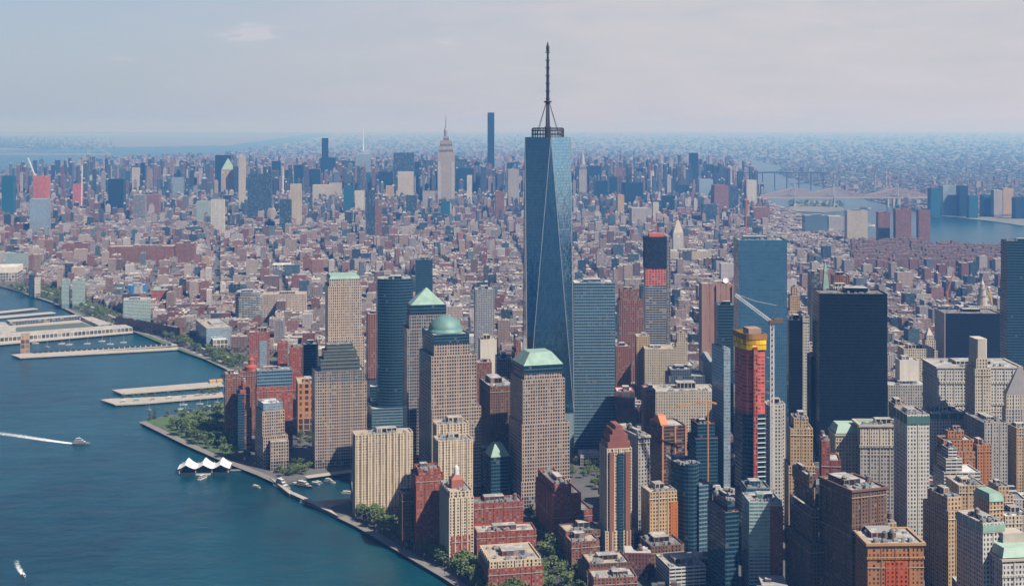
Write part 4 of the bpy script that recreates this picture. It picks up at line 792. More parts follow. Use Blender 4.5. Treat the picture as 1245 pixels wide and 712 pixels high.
mb = MB(); mb.walls(rect(0, -a['d'] / 2 - .7, a['w'] * .36, -a['d'] / 2 + 2), 0, a['H'] * .82, 3, 3); mb.cap(rect(0, -a['d'] / 2 - .7, a['w'] * .36, -a['d'] / 2 + 2), a['H'] * .82); mb.obj('glass_bay', facade('facade_pale_glass', **ST['pale_glass'][0]), a['t'])
ST['orange_school'] = (dict(wall=(.46, .24, .13), glass=(.05, .05, .06), wx=.6, wy=.62), 8, 8)
bld('school_block', 'orange brown school block with large square windows', 356, 362, 391, 466, 530, 12, 'orange_school', lm='the orange school block', d=50, roof='tan', units=4)
bld('brick_tower', 'red fronted dark tower right of the orange highway tower', 330, 338, 350, 417, 475, 12, 'red_brick', d=24, roof='dark')
bld('brick_tower', 'red gridded brick tower with dark side left of black green tower', 345, 353, 366, 423, 482, 12, 'red_brick', d=30, roof='dark')
bld('dark_tower', 'black green glass block left of the beige tower', 365, 369, 387, 419, 495, 12, 'dark_glass', lm='the black green block', d=30, roof='dark')
bld('office_tower', 'dark curved office tower with white horizontal bands', 279, 286, 319, 356, 398, 10, 'dark_ribbon', lm='the white banded curved tower', plan='chamfer', d=60, roof='grey', tiers=[(.88, 0), (1.0, 5)])
bld('shed_block', 'long dark brown brick terminal shed along the highway', 169, 219, 222, 399, 413, 46, 'dull_brick', lm='the long brown terminal', d=250, dmax=250, roof='tan', units=14, nopent=True)
bld('glass_block', 'large pale blue glass office block by the highway', 221, 251, 282, 399, 423, 22, 'pale_glass', lm='the large pale blue glass block', dmax=130, roof='tan', units=10, tiers=[(1.0, 0)])
bld('white_shed', 'low white folded roof salt shed before the glass block', 254, 259, 277, 413, 425, 18, 'blank_white', d=40, roof='white', units=0, nopent=True)
bld('office_block', 'wide tan gridded office block behind the banded curved tower', 317, 319, 372, 358, 392, 6, 'vertical_pale', lm='the wide tan gridded block', d=50, roof='tan', units=6, styles={0: 'beige_tower'})
bld('stone_tower', 'pair of white fins on a dark deco tower by the tan block', 331, 333, 345, 380, 408, 6, 'vertical_pale', d=22, tiers=[(.8, 0), (1.0, 4)])
bld('apartment_slab', 'broad grey gridded apartment block near the square pier', 143, 150, 183, 365, 393, 14, 'grey_stone', lm='the broad grey apartment block', d=45, roof='light', units=6, styles={0: 'green_glass'})
bld('brick_block', 'large square red brick archive block with green roof', 176, 184, 219, 353, 377, 10, 'red_brick', lm='the red archive block', d=90, dmax=90, roof='copper', units=4)
bld('wrapped_block', 'block wrapped in bright blue construction netting', 150, 154, 176, 347, 366, 10, 'blue_netting', lm='the blue netted block', d=50, units=2)
bld('glass_tower', 'left of two pale teal glass apartment towers by the river', 71, 75, 84, 341, 375, 12, 'green_glass', d=30)
bld('glass_tower', 'right of two pale teal glass apartment towers by the river', 83, 88, 102, 341, 375, 12, 'green_glass', lm='the pale teal riverside towers', d=36)
bld('dark_tower', 'narrow dark slab left of the teal riverside towers', 32, 35, 41, 334, 362, 12, 'dark_glass', d=25)
bld('stone_tower', 'slim white tower beside the narrow dark slab', 40, 42, 48, 338, 362, 12, 'white_stone', d=20)
bld('white_shed', 'blazing white terminal roof at the left edge', -20, -14, 21, 325, 342, 10, 'blank_white', lm='the white terminal', d=90, dmax=90, roof='white', units=2, nopent=True)
bld('apartment_slab', 'teal grey gridded slab at the left edge above the white terminal', 3, 6, 32, 308, 333, 8, 'vertical_grey', lm='the teal grey slab', d=30, styles={0: 'green_glass'})
bld('brick_block', 'enormous purple brick warehouse block with long facade', 128, 131, 212, 300, 325, 7, 'dull_brick', lm='the enormous brick warehouse', d=60, roof='light', units=8)
bld('brick_block', 'dark brick warehouse wing right of the enormous warehouse', 211, 213, 236, 296, 324, 6, 'dull_brick', d=50, units=3)
bld('brick_tower', 'twin purple brown brick tower pair left of the enormous warehouse', 77, 80, 107, 296, 318, 6, 'vertical_brown', d=40, units=2)
bld('brick_tower', 'slim orange tan tower right of the brick warehouses', 246, 247, 254, 313, 332, 5, 'tan_stone', d=30)
bld('brick_tower', 'dark stepped brick tower with pale cap left of the beige tower', 366, 368, 378, 310, 338, 6, 'dull_brick', d=34, tiers=[(.85, 0), (1.0, 4)])
bld('dark_tower', 'dark blue glass tower behind the curved dark glass tower', 503, 505, 526, 316, 395, 5, 'dark_glass', lm='the dark blue glass tower', d=30, roof='dark')
bld('white_shed', 'long white roofed hall beyond the tan gridded block', 330, 331, 353, 322, 332, 6, 'blank_white', d=60, roof='white', units=1, nopent=True)
bld('stone_block', 'large pale department store block right of the clock tower', 805, 808, 865, 306, 322, 3, 'cream_stone', lm='the pale department store', d=80, roof='light', units=6)
for i, (x0, x1, yt, yb) in enumerate(((1065, 1082, 258, 300), (1086, 1108, 254, 302), (1114, 1131, 255, 301))):
    bld('brick_tower', ['left slim brown brick riverside tower', 'broadest middle brown brick riverside tower', 'right slim brown brick riverside tower'][i] + ' of three at the far river', x0, x0 + 3, x1, yt, yb, 2, 'vertical_brown', group='brown riverside towers', units=2, lm=['the three brown riverside towers', None, None][i])
bld('office_block', 'wide pale gridded slab at the far river left of the brown towers', 1027, 1030, 1055, 256, 296, 0, 'vertical_pale', d=40, units=4)
bld('glass_tower', 'wide teal glass hospital block near the far river', 976, 979, 1006, 262, 286, 0, 'teal_glass', d=60, units=4)
# ------------------------------------------------------------------ the tallest tower: a square that turns into an octagon and back
Y0 = 1775.0; th = R(6)
t = thing('glass_tower', 'tallest faceted glass tower with a ringed mast', 'skyscraper', (at(666, Y0 + 31), Y0 + 31, 0), th)
LAND.append((665, 300, 'the tallest glass tower')); FOOT.append((at(666, Y0 + 31), Y0 + 31, th, 62, 62)); RECTS.append((636, 167, 697, 555, Y0))
mg_, nt, b = new_mat('prism_glass'); N = NT(nt)
uv = nt.nodes.new('ShaderNodeUVMap'); uv.uv_map = 'UV'; sp = nt.nodes.new('ShaderNodeSeparateXYZ'); nt.links.new(uv.outputs[0], sp.inputs[0])
u, v = sp.outputs[0], sp.outputs[1]
lu = N.math('GREATER_THAN', N.math('ABSOLUTE', N.math('SUBTRACT', N.math('FRACT', u), .5)), .44)
lv = N.math('GREATER_THAN', N.math('ABSOLUTE', N.math('SUBTRACT', N.math('FRACT', v), .5)), .43)
cb = nt.nodes.new('ShaderNodeCombineXYZ'); N.lk(N.math('FLOOR', u), cb.inputs[0]); N.lk(N.math('FLOOR', v), cb.inputs[1])
w_ = nt.nodes.new('ShaderNodeTexWhiteNoise'); nt.links.new(cb.outputs[0], w_.inputs['Vector'])
gc = N.mix(w_.outputs['Value'], (.06, .145, .23), (.10, .20, .30))
ln = N.math('MAXIMUM', lu, lv)
N.lk(N.mix(N.math('MULTIPLY', ln, .75), gc, (.03, .06, .09)), b.inputs['Base Color']); b.inputs['Metallic'].default_value = .85; b.inputs['Roughness'].default_value = .07; pane_tilt(N, nt, b, w_.outputs['Color'], .03)
h = 30.5; HT = zat(167, Y0 + 31); zb = 56.0
Bc = [(-h, -h), (h, -h), (h, h), (-h, h)]; Tc = [(0, -h), (h, 0), (0, h), (-h, 0)]
mb = MB(); mb.walls(Bc, 0, zb, 1.6, 4); mb.obj('base', facade('facade_prism_base', mode='vertical', wall=(.30, .36, .38), glass=(.10, .16, .19), wx=.4, wy=.9, refl=.4), t)
hs = (HT - zb)
mb = MB()
for i in range(4):
    a_, b_ = Bc[i], Bc[(i + 1) % 4]; c_, d_ = Tc[i], Tc[(i + 1) % 4]; U = 40
    mb.face([(*a_, zb), (*b_, zb), (*c_, HT)], 0, [(0, 0), (40, 0), (20, 88)])
    mb.face([(*b_, zb), (*d_, HT), (*c_, HT)], 0, [(50, 0), (64, 88), (36, 88)])
o = mb.obj('tower', mg_, t)
for i in range(4):
    mb = MB(); mb.bar((*Bc[i], zb), (*Tc[i], HT), .7); mb.bar((*Bc[i], zb), (*Tc[i - 1], HT), .7); mb.obj('edge_trim', M_MECH, o)
roof_part(Tc, HT, o, RT['grey'], M_MECH, par=3)
mech = M_DARK
mb = MB()
for k, (r0, z) in enumerate(((21, HT + 4), (21, HT + 9), (19, HT + 12))):
    n = 32
    for i in range(n):
        p = (r0 * math.cos(2 * math.pi * i / n), r0 * math.sin(2 * math.pi * i / n), z); q = (r0 * math.cos(2 * math.pi * (i + 1) / n), r0 * math.sin(2 * math.pi * (i + 1) / n), z)
        mb.bar(p, q, 1.7)
        if k < 2: mb.bar((p[0], p[1], HT - 3), (p[0], p[1], HT + 12), .7)
mb.obj('antenna_ring', mech, t)
mb = MB(); mb.lathe([(4.2, HT - 3), (4.2, HT + 14), (3.0, HT + 14), (2.6, HT + 27), (2.2, HT + 45), (5, HT + 46), (5, HT + 48), (2, HT + 48)] , 10); mb.obj('mast_foot', mech, t)
TIP = zat(50, Y0 + 31)
mb = MB(); mb.lathe([(2.3, HT + 45), (1.8, TIP - 30), (1.3, TIP - 14), (2.2, TIP - 13), (2.2, TIP - 7), (.5, TIP - 2), (0, TIP)], 8); o = mb.obj('mast', mech, t)
for k in range(7):
    z = HT + 50 + k * (TIP - 16 - HT - 50) / 6; mb = MB(); mb.lathe([(1.5, z), (3.3, z + .3), (3.3, z + 1.3), (1.5, z + 1.6)], 10); mb.obj('mast_ring', mech, o)
for i in range(6):
    a_ = i * math.pi / 3 + .3; mb = MB(); mb.bar((17 * math.cos(a_), 17 * math.sin(a_), HT + 3), (2.3 * math.cos(a_), 2.3 * math.sin(a_), HT + 46), .55); mb.obj('stay', mech, t)

# ------------------------------------------------------------------ far skyline, one by one
def far(label, x0, x1, yt, yb, style, lm=None, name='tower_block', th=5, **o):
    o.setdefault('units', 0); o.setdefault('nopent', True); o.setdefault('d', None)
    w = (x1 - x0) * depth(yb) / F
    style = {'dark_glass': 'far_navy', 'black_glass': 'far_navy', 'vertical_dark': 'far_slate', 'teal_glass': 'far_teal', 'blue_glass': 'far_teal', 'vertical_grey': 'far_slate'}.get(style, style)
    if o['d'] is None: o['d'] = max(18, min(60, w * .8))
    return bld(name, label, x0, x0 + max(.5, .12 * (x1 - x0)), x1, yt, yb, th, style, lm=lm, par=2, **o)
FAR = [
 ('blue glass tower at the left edge of the skyline', 0, 16, 214, 272, 'blue_glass', 'the left edge blue tower'),
 ('pale blue glass tower below the pink unfinished top', 33, 57, 242, 290, 'pale_glass', 'the pale blue unfinished tower'),
 ('navy slab tower in the left skyline', 129, 150, 218, 266, 'black_glass', 'the navy slab'),
 ('slim teal tower right of the navy slab', 152, 158, 208, 245, 'blue_glass', None),
 ('tan tower beside the slim teal tower', 159, 169, 204, 247, 'vertical_pale', None),
 ('slim dark tower over the tan towers left', 170, 176, 198, 246, 'dark_glass', None),
 ('white and grey zigzag banded block in the left skyline', 160, 176, 237, 275, 'dark_ribbon', 'the zigzag banded block'),
 ('twin purple brick slab right of zigzag banded block', 175, 193, 237, 268, 'vertical_brown', None),
 ('teal glass tower over the brick slabs', 208, 222, 216, 252, 'pale_glass', 'the teal left tower'),
 ('low blue green glass block right of the teal tower', 226, 243, 228, 250, 'teal_glass', None),
 ('tall dark blue skyscraper behind the pyramid capped tan tower', 259, 280, 189, 246, 'dark_glass', 'the tall dark blue skyscraper'),
 ('thin white lattice screen tower with mast', 289, 298, 190, 262, 'vertical_pale', 'the thin white mast tower'),
 ('very wide dark blue ribbed slab in the left skyline', 297, 330, 212, 272, 'vertical_dark', 'the wide dark ribbed slab'),
 ('pale green glass slab before the tan pyramid tower', 237, 254, 245, 277, 'green_glass', None),
 ('white ribbed block right of the pale green slab', 254, 272, 243, 290, 'white_stone', None),
 ('small dark tower above the white ribbed block', 270, 283, 238, 262, 'dark_glass', None),
 ('dark glass tower left of the stepped dark tower', 329, 341, 196, 246, 'dark_glass', None),
 ('dark blue slab right of the thin antenna', 345, 355, 207, 247, 'dark_glass', None),
 ('dark tower with mast left of the needle dark tower', 356, 369, 201, 249, 'black_glass', None),
 ('dark green slab below the needle dark tower', 374, 389, 206, 250, 'dark_glass', None),
 ('grey ribbed tower with dark crown in the left centre', 338, 354, 243, 288, 'vertical_dark', 'the grey ribbed crown tower'),
 ('pale pink stone tower right of the ribbed crown tower', 351, 366, 224, 282, 'cream_stone', 'the pale pink stone tower'),
 ('tall stacked dark needle tower left of the spire tower', 390, 399, 168, 236, 'black_glass', 'the dark needle tower'),
 ('wide dark podium tower with bright signs', 387, 408, 192, 238, 'dark_glass', None),
 ('purple dark slab right of the bright signs', 411, 431, 196, 240, 'vertical_dark', None),
 ('green blue glass block before the spire tower', 436, 453, 210, 243, 'teal_glass', None),
 ('wide tan ribbed hotel block in the centre skyline', 377, 402, 225, 256, 'vertical_pale', None),
 ('pale tan stone block left of the blue glass tower', 398, 415, 223, 254, 'cream_stone', None),
 ('grey blue glass tower right of the tan hotel', 416, 430, 226, 266, 'teal_glass', None),
 ('white stone tower right of the grey blue tower', 430, 443, 232, 266, 'white_stone', None),
 ('tall dark slab over the avenue canyon', 443, 456, 232, 292, 'vertical_dark', 'the dark avenue slab'),
 ('brown twin slab right of the dark avenue slab', 455, 464, 250, 298, 'vertical_brown', None),
 ('dark blue block left of the big grey slab', 457, 478, 209, 250, 'dark_glass', None),
 ('tan tower with small peaked top below the dark block', 468, 479, 226, 260, 'tan_stone', None),
 ('big grey blue slab tower in the centre skyline', 475, 503, 186, 248, 'vertical_grey', 'the big grey slab'),
 ('white ribbed slab in front of the big grey slab', 481, 503, 209, 255, 'vertical_pale', None),
 ('dark narrow tower right of the big grey slab', 503, 512, 197, 244, 'dark_glass', None),
 ('white sided dark tower below the white ribbed slab', 492, 507, 238, 276, 'vertical_dark', None),
 ('grey tower between the narrow dark tower and the stepped spire', 512, 527, 195, 242, 'vertical_grey', None),
 ('grey brown stepped block left of the stepped spire', 512, 530, 232, 262, 'grey_stone', None),
 ('blue grey glass tower at the foot of the stepped spire', 536, 547, 245, 273, 'teal_glass', None),
 ('grey slab right of the stepped spire', 551, 568, 194, 240, 'vertical_grey', None),
 ('dark teal block right of the stepped spire', 552, 576, 205, 250, 'dark_glass', None),
 ('slim white slab right of the dark teal block', 567, 574, 213, 262, 'white_stone', 'the slim white slab'),
 ('grey tower at the foot of the tall thin tower', 577, 590, 210, 250, 'vertical_grey', None),
 ('grey blue slab right of the tall thin tower', 600, 611, 195, 240, 'pale_glass', None),
 ('dark slab left of the tallest glass tower', 615, 629, 198, 240, 'dark_glass', None),
 ('brown stone tower below the dark slab', 601, 613, 233, 272, 'dull_brick', None),
 ('pale grey tower left of the tallest tower', 616, 631, 206, 262, 'grey_stone', None),
 ('dark blue slab right of the tapered needle', 715, 731, 202, 246, 'dark_glass', None),
 ('dark blue square tower below the tapered needle', 721, 739, 220, 256, 'black_glass', None),
 ('dark slim slab in the right centre skyline', 740, 751, 215, 253, 'dark_glass', None),
 ('reddish slim tower in the right centre skyline', 748, 757, 204, 247, 'vertical_brown', None),
 ('dark teal slab in the right centre skyline', 774, 785, 205, 243, 'dark_glass', None),
 ('large dark blue square block in right centre skyline', 756, 782, 222, 262, 'black_glass', 'the large dark square block'),
 ('white slim tower with peaked sides', 790, 798, 208, 246, 'white_stone', None),
 ('small dark block with pale edges', 805, 821, 238, 264, 'dark_glass', None),
 ('navy blue thin slab tower in the right skyline', 838, 849, 186, 240, 'black_glass', 'the navy thin slab'),
 ('shorter navy tower right of the thin slab', 859, 869, 200, 236, 'dark_glass', None),
 ('pale grey green slab below the navy thin slab', 848, 867, 218, 250, 'pale_glass', None),
 ('purple grey ribbed tower cluster', 866, 886, 225, 265, 'vertical_brown', 'the purple ribbed cluster'),
 ('dark ribbed tower right of the purple cluster', 883, 898, 227, 262, 'vertical_dark', None),
 ('grey brown tower below the purple cluster', 853, 872, 248, 276, 'vertical_grey', None),
 ('dark sided white slab right of the ribbed towers', 906, 920, 219, 262, 'white_stone', 'the dark sided white slab'),
 ('block with orange red top floors', 913, 936, 252, 275, 'dull_brick', None),
 ('tan slim tower pair below the large dark block', 750, 759, 237, 266, 'tan_stone', None),
 ('slim white tower with tower crane below the large dark block', 793, 801, 246, 276, 'white_stone', None),
 ('grey slab low in the right centre skyline', 765, 791, 253, 282, 'grey_stone', None),
 ('blue glass tower at left of the far bank cluster', 1130, 1143, 229, 264, 'blue_glass', 'the far bank blue tower'),
 ('wide pale blue tower in the far bank cluster', 1144, 1166, 226, 262, 'pale_glass', None),
 ('dark teal tower in the far bank cluster', 1165, 1177, 226, 263, 'dark_glass', None),
 ('low teal tower in the far bank cluster', 1177, 1189, 238, 265, 'teal_glass', None),
 ('blue slab right of the low teal tower on the far bank', 1194, 1206, 237, 263, 'teal_glass', None),
 ('pale grey tower on the far bank', 1207, 1219, 231, 264, 'grey_stone', 'the far bank pale tower'),
 ('pinkish tan tower on the far bank', 1218, 1232, 229, 263, 'tan_stone', None),
 ('dark blue tower on the far bank at the right edge', 1233, 1246, 240, 266, 'dark_glass', None),
 ('grey block with banded side at the far river left', 1005, 1028, 263, 284, 'grey_stone', None),
]
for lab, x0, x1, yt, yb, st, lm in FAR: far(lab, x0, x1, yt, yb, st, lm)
# --- special far towers
a = far('pink steel frame of an unfinished tower with green top', 38, 58, 214, 288, 'pink_steel', 'the pink unfinished frame', 'unfinished_tower', d=40)
a = far('second pink unfinished tower with slanted crane', 87, 99, 224, 262, 'pink_steel', None, 'unfinished_tower')
a = far('tan tower with pale green pyramid cap', 267, 284, 206, 250, 'tan_stone', 'the pyramid capped tan tower', 'pyramid_tower', bare=True)
hip(a, a['H'] + .3, 62, green, -1)
a = far('slanted pale glass tower with a tall white mast', 430, 450, 188, 240, 'pale_glass', 'the white masted tower', 'glass_tower', bare=True)
mb = MB(); z = a['H']; mb.lathe([(5.5, z - 2), (3.4, z + 80), (1.6, z + 160), (0, z + 168)], 8); mb.obj('mast', M_WHITE, a['t'])
mb = MB(); p = rect(-a['w'] / 2, -a['d'] / 2, a['w'] / 2, a['d'] / 2); mb.walls(p, z - .5, z + 32, poly2=[(a['w'] * .25, -a['d'] * .3), (a['w'] / 2, -a['d'] * .3), (a['w'] / 2, a['d'] * .3), (a['w'] * .25, a['d'] * .3)]); mb.obj('slanted_top', facade('facade_pale_glass', **ST['pale_glass'][0]), a['t'])
a = far('very tall thin square tower above the centre skyline', 592, 601, 137, 240, 'dark_glass', 'the tall thin tower', 'thin_tower', d=34)
# stepped stone skyscraper with a spire
a = far('tall stepped stone skyscraper with antenna spire', 529, 553, 250, 262, 'vertical_tan', 'the stepped spire skyscraper', 'stepped_skyscraper', d=60, bare=True, th=5)
Ye = a['Y']; tt = a['t']; k = Ye / F
wm, bay, fl = M('vertical_tan'); prev = a['H']; cxp = 0
for nm, hw, zt in (('shaft', 10.3, 185), ('upper_tower', 8.6, 178), ('upper_tower', 7.2, 171), ('crown', 3.4, 166)):
    z1 = zat(zt, Ye); mb = MB(); p = rect(-hw * k, -hw * k * .8, hw * k, hw * k * .8); mb.walls(p, (a['H'] - 1) if nm == 'shaft' else prev, z1, 5, 4); mb.cap(p, z1, 1); mb.obj(nm, [wm, RT['light']], tt); prev = z1
mb = MB(); z = prev; zt = zat(136, Ye); mb.lathe([(2.2 * k, z), (2.2 * k, z + 30), (1.2 * k, z + 42), (.7 * k, z + 55), (.35 * k, zt - 25), (0, zt)], 10); mb.obj('spire', M_MECH, tt)
for sx in (-1, 1):
    mb = MB(); mb.box(sx * 8.2 * k - 8, -8.6 * k, a['H'] - 1, sx * 8.2 * k + 8, -8.2 * k + 10, zat(196, Ye)); mb.obj('pier', M_CONC, tt)
# tapered needle skyscraper
a = far('grey needle skyscraper with tapered steel crown', 701, 715, 236, 252, 'grey_stone', 'the tapered needle skyscraper', 'needle_skyscraper', d=45, bare=True)
Ye = a['Y']; k = Ye / F; tt = a['t']; wm, bay, fl = M('grey_stone'); prev = a['H'] - 1
for nm, hw, zt in (('shaft', 4.6, 206), ('upper_tower', 3.6, 200)):
    z1 = zat(zt, Ye); mb = MB(); p = rect(-hw * k, -hw * k, hw * k, hw * k); mb.walls(p, prev, z1, 4, 4); mb.cap(p, z1, 1); mb.obj(nm, [wm, RT['grey']], tt); prev = z1
mb = MB(); mb.lathe([(3.4 * k, prev), (2.9 * k, zat(196, Ye)), (1.8 * k, zat(190, Ye)), (.8 * k, zat(185, Ye)), (.25 * k, zat(180, Ye)), (0, zat(176, Ye))], 8); mb.obj('spire', M_MECH, tt)
# dark tower with slanting gable top
a = far('dark tower with pointed gable top in the right skyline', 822, 837, 225, 252, 'black_glass', 'the gable topped dark tower', 'gable_tower', bare=True)
hip(a, a['H'] + .2, 60, facade('facade_black_glass', **ST['black_glass'][0]), .0)
# clock tower
a = far('white stone clock tower with golden tip', 817, 831, 283, 312, 'white_stone', 'the clock tower', 'clock_tower', bare=True, d=24, th=3)
Ye = a['Y']; hip(a, a['H'] + .3, zat(268, Ye) - a['H'], M_STONE, -.5, .22)
mb = MB(); z = zat(268, Ye); mb.lathe([(2.6, z - 1), (2.6, z + 6), (0, z + 14)], 8); mb.obj('lantern', plain('gilded_copper', (.55, .36, .10), .4, .6), a['t'])
mb = MB(); mb.lathe([(3.6, 0), (3.6, .5), (0, .5)], 18); o = mb.obj('clock', M_WHITE, a['t']); o.location = (0, -a['d'] / 2 - .02, a['H'] - 12); o.rotation_euler = (R(90), 0, 0)
# antenna mast above the ribbed crown tower
t = thing('antenna_mast', 'thin pale antenna mast rising above the grey ribbed crown tower', 'antenna', (at(342, 7000), 7050, 0))
mb = MB(); mb.lathe([(4, 0), (3.2, 160), (2.2, zat(203, 7000)), (0, zat(203, 7000) + 2)], 6); mb.obj('mast', M_WHITE, t)
# striped power station stacks
t0 = None
for i, (px, yt) in enumerate(((1064, 211), (1077, 204), (1081.5, 205))):
    Ys = depth(228); t = thing('chimney_stack', ['left standing alone', 'middle of three', 'right of three'][i] + ' red and white striped power station stack beyond the bridge', 'chimney', (at(px, Ys), Ys, 0), group='striped power station stacks')
    h = zat(yt, Ys); n = 7
    mb = MB()
    for j in range(n): mb.lathe([(6.5 - 2 * j / n, h * j / n), (6.5 - 2 * (j + 1) / n, h * (j + 1) / n)], 10, m=j % 2)
    mb.obj('shaft', [plain('stack_red', (.34, .10, .08)), M_CONC], t)
# ------------------------------------------------------------------ cranes
def lattice(mb, a, b, w, n, t):
    a = Vector(a); b = Vector(b); d = (b - a).normalized(); up = Vector((0, 0, 1)) if abs(d.z) < .9 else Vector((0, 1, 0))
    x = d.cross(up).normalized() * w / 2; y = d.cross(x).normalized() * w / 2
    cs = [x + y, y - x, -x - y, x - y]
    for i in range(4): mb.bar(tuple(a + cs[i]), tuple(b + cs[i]), t)
    for k in range(n):
        p = a + (b - a) * k / n; q = a + (b - a) * (k + 1) / n
        for i in range(4): mb.bar(tuple(p + cs[i]), tuple(q + cs[(i + 1) % 4]), t * .7)
Yc = 1370; cx = at(938.5, Yc); z = zat(393, Yc)
t = thing('tower_crane', 'white lattice tower crane beside the red netted tower with raised jib', 'crane', (cx, Yc, 0))
mb = MB(); lattice(mb, (0, 0, 0), (0, 0, z), 3.4, 42, .75); mb.obj('mast', M_WHITE, t)
mb = MB(); mb.box(-3, -3, z, 3, 3, z + 3.5); mb.box(2, -2, z + 1, 11, 2, z + 5); mb.bar((0, 0, z + 3), (5, 0, z + 18), .7); mb.obj('machinery_deck', plain('crane_machinery', (.16, .09, .06)), t)
jx = at(895, Yc) - cx; jz = zat(359, Yc)
mb = MB(); lattice(mb, (-1, 0, z + 2), (jx, 6, jz), 2.2, 22, .55); mb.obj('jib', M_WHITE, t)
mb = MB(); mb.bar((5, 0, z + 18), (jx * .45, 3, z + 2 + (jz - z) * .5 + 6), .3); mb.bar((jx * .45, 3, z + 2 + (jz - z) * .5 + 6), (jx, 6, jz + 1), .3); mb.obj('jib_cable', M_WHITE, t)
for zz in (435, 464, 478):
    h = zat(zz, Yc); mb = MB(); mb.bar((0, 0, h), (-9, 3, h + .5), .9); mb.obj('tie_beam', M_WHITE, t)
def far_crane(label, px, yt, yb, tx, ty, col, w=3):
    Y = depth(yb); x = at(px, Y); z = zat(yt, Y); t = thing('tower_crane', label, 'crane', (x, Y, 0))
    k = Y / F; mb = MB(); mb.bar((0, 0, 0), (0, 0, z), w); mb.obj('mast', col, t)
    mb = MB(); mb.bar((0, 0, z), (at(tx, Y) - x, 0, zat(ty, Y)), w * .8); mb.bar((0, 0, z), ((x - at(tx, Y)) * .25, 0, z - 2), w * 1.3); mb.obj('jib', col, t)
RED = plain('red_crane_paint', (.5, .1, .05)); YEL = plain('yellow_crane_paint', (.6, .35, .04)); ORA = plain('orange_crane_paint', (.6, .24, .05))
far_crane('pale crane leaning over the pink unfinished frame', 42, 212, 286, 34, 192, M_WHITE, 5)
far_crane('pale upright crane by the second pink unfinished tower', 99, 258, 264, 100, 201, M_WHITE, 5)
far_crane('red derrick crane near the right middle low town', 1152, 355, 385, 1160, 329, RED)
far_crane('rust coloured crane above the blue mirror tower', 907, 272, 300, 908, 238, RED, 4)
far_crane('long orange crane jib before the long cream federal block', 861, 488, 640, 820, 494, ORA, 1.3)
t = thing('scaffold_frame', 'yellow scaffold legs around the civic lantern', 'scaffold', (at(1196, 2570), 2570, 0))
for sx in (-1, 1):
    mb = MB(); mb.bar((sx * 22, -14, 40), (sx * 8, -6, zat(350, 2570)), 2.2); mb.obj('scaffold_leg', YEL, t)
# ------------------------------------------------------------------ bridges
steel = plain('bridge_steel', (.40, .31, .29), .7); steelg = plain('grey_bridge_steel', (.36, .38, .40), .7)
Yb = 7300.0; t = thing('truss_bridge', 'long double peaked steel truss bridge crossing the far river', 'bridge', (at(925, Yb), Yb, 0))
k = Yb / F; zd = zat(239.5, Yb); zt_ = zat(236, Yb); L = at(1134, Yb) - at(925, Yb)
mb = MB(); mb.box(-400, -13, zd - 7, L + 60, 13, zd, bottom=True); mb.obj('deck', steel, t)
tw = [at(px, Yb) - at(925, Yb) for px in (966, 1014, 1091)]
def top(x):
    z = zd + 12
    for q in tw: z = max(z, zd + 50 - abs(x - q) * .235) if abs(x - q) < 190 else z
    return z
for sy in (-12, 12):
    mb = MB(); n = 72; xs = [L * i / n for i in range(n + 1)]
    for i in range(n):
        mb.bar((xs[i], sy, top(xs[i])), (xs[i + 1], sy, top(xs[i + 1])), 3.6); mb.bar((xs[i], sy, zd), (xs[i], sy, top(xs[i])), 2.0)
        mb.bar((xs[i], sy, zd + .2), (xs[i + 1], sy, top(xs[i + 1])), 2.2)
    mb.obj('truss', steel, t)
for q in tw:
    mb = MB()
    for sy in (-12, 12): mb.bar((q, sy, -3), (q, sy, zd + 62), 5); mb.lathe([(3.5, zd + 62), (0, zd + 74)], 6, q, sy)
    mb.box(q - 8, -16, -4, q + 8, 16, 12); mb.bar((q, -12, zd + 58), (q, 12, zd + 58), 3); mb.bar((q, -12, zd - 14), (q, 12, zd - 14), 4); mb.obj('bridge_tower', steelg, t)
for i in range(9):
    x = L - 30 * i if i > 5 else -40 - 50 * i
    mb = MB(); mb.box(x - 4, -12, -4, x + 4, 12, zd - 5); mb.obj('pier', M_STONE, t)
Yg = 15800.0; k = Yg / F; x0 = at(-60, Yg); t = thing('suspension_bridge', 'pale suspension bridge far up the wide river at the left', 'bridge', (x0, Yg, 0))
zd = zat(187, Yg); L = at(134, Yg) - x0; tx = [at(-12, Yg) - x0 - 300, at(107, Yg) - x0]; zt = zat(174.5, Yg)
mb = MB(); mb.box(-600, -18, zd - 12, L, 18, zd, bottom=True); mb.obj('deck', steelg, t)
for q in tx:
    mb = MB()
    for sx in (-14, 14): mb.bar((q + sx, 0, -3), (q + sx, 0, zt), 10)
    mb.bar((q - 14, 0, zt - 6), (q + 14, 0, zt - 6), 11); mb.bar((q - 14, 0, zd - 20), (q + 14, 0, zd - 20), 9); mb.obj('bridge_tower', steelg, t)
for sy in (-15, 15):
    mb = MB(); pts = []
    for i in range(25):
        s_ = i / 24; pts.append((tx[0] + (tx[1] - tx[0]) * s_, sy, zd + 8 + (zt - zd - 8) * (2 * s_ - 1) ** 2))
    pts += [(tx[1] + (L - tx[1]) * i / 6, sy, zt - (zt - zd) * (i / 6) ** .9) for i in range(1, 7)]
    for i in range(len(pts) - 1):
        mb.bar(pts[i], pts[i + 1], 4.5)
        if i % 2 == 0: mb.bar(pts[i], (pts[i][0], sy, zd), 1.6)
    mb.obj('cable', steelg, t)
t = thing('trestle_bridge', 'low grey rail bridge over the inlet beyond the truss bridge', 'bridge', (at(905, 9600), 9600, 0))
L = at(1008, 9600) - at(905, 9600); zd = zat(209.5, 9600); mb = MB(); mb.box(0, -8, zd - 6, L, 8, zd, bottom=True); mb.obj('deck', M_DARK, t)
for i in range(7):
    x = L * (i + .5) / 7; mb = MB(); mb.box(x - 2.5, -7, -3, x + 2.5, 7, zd - 6); mb.obj('pier', M_DARK, t)
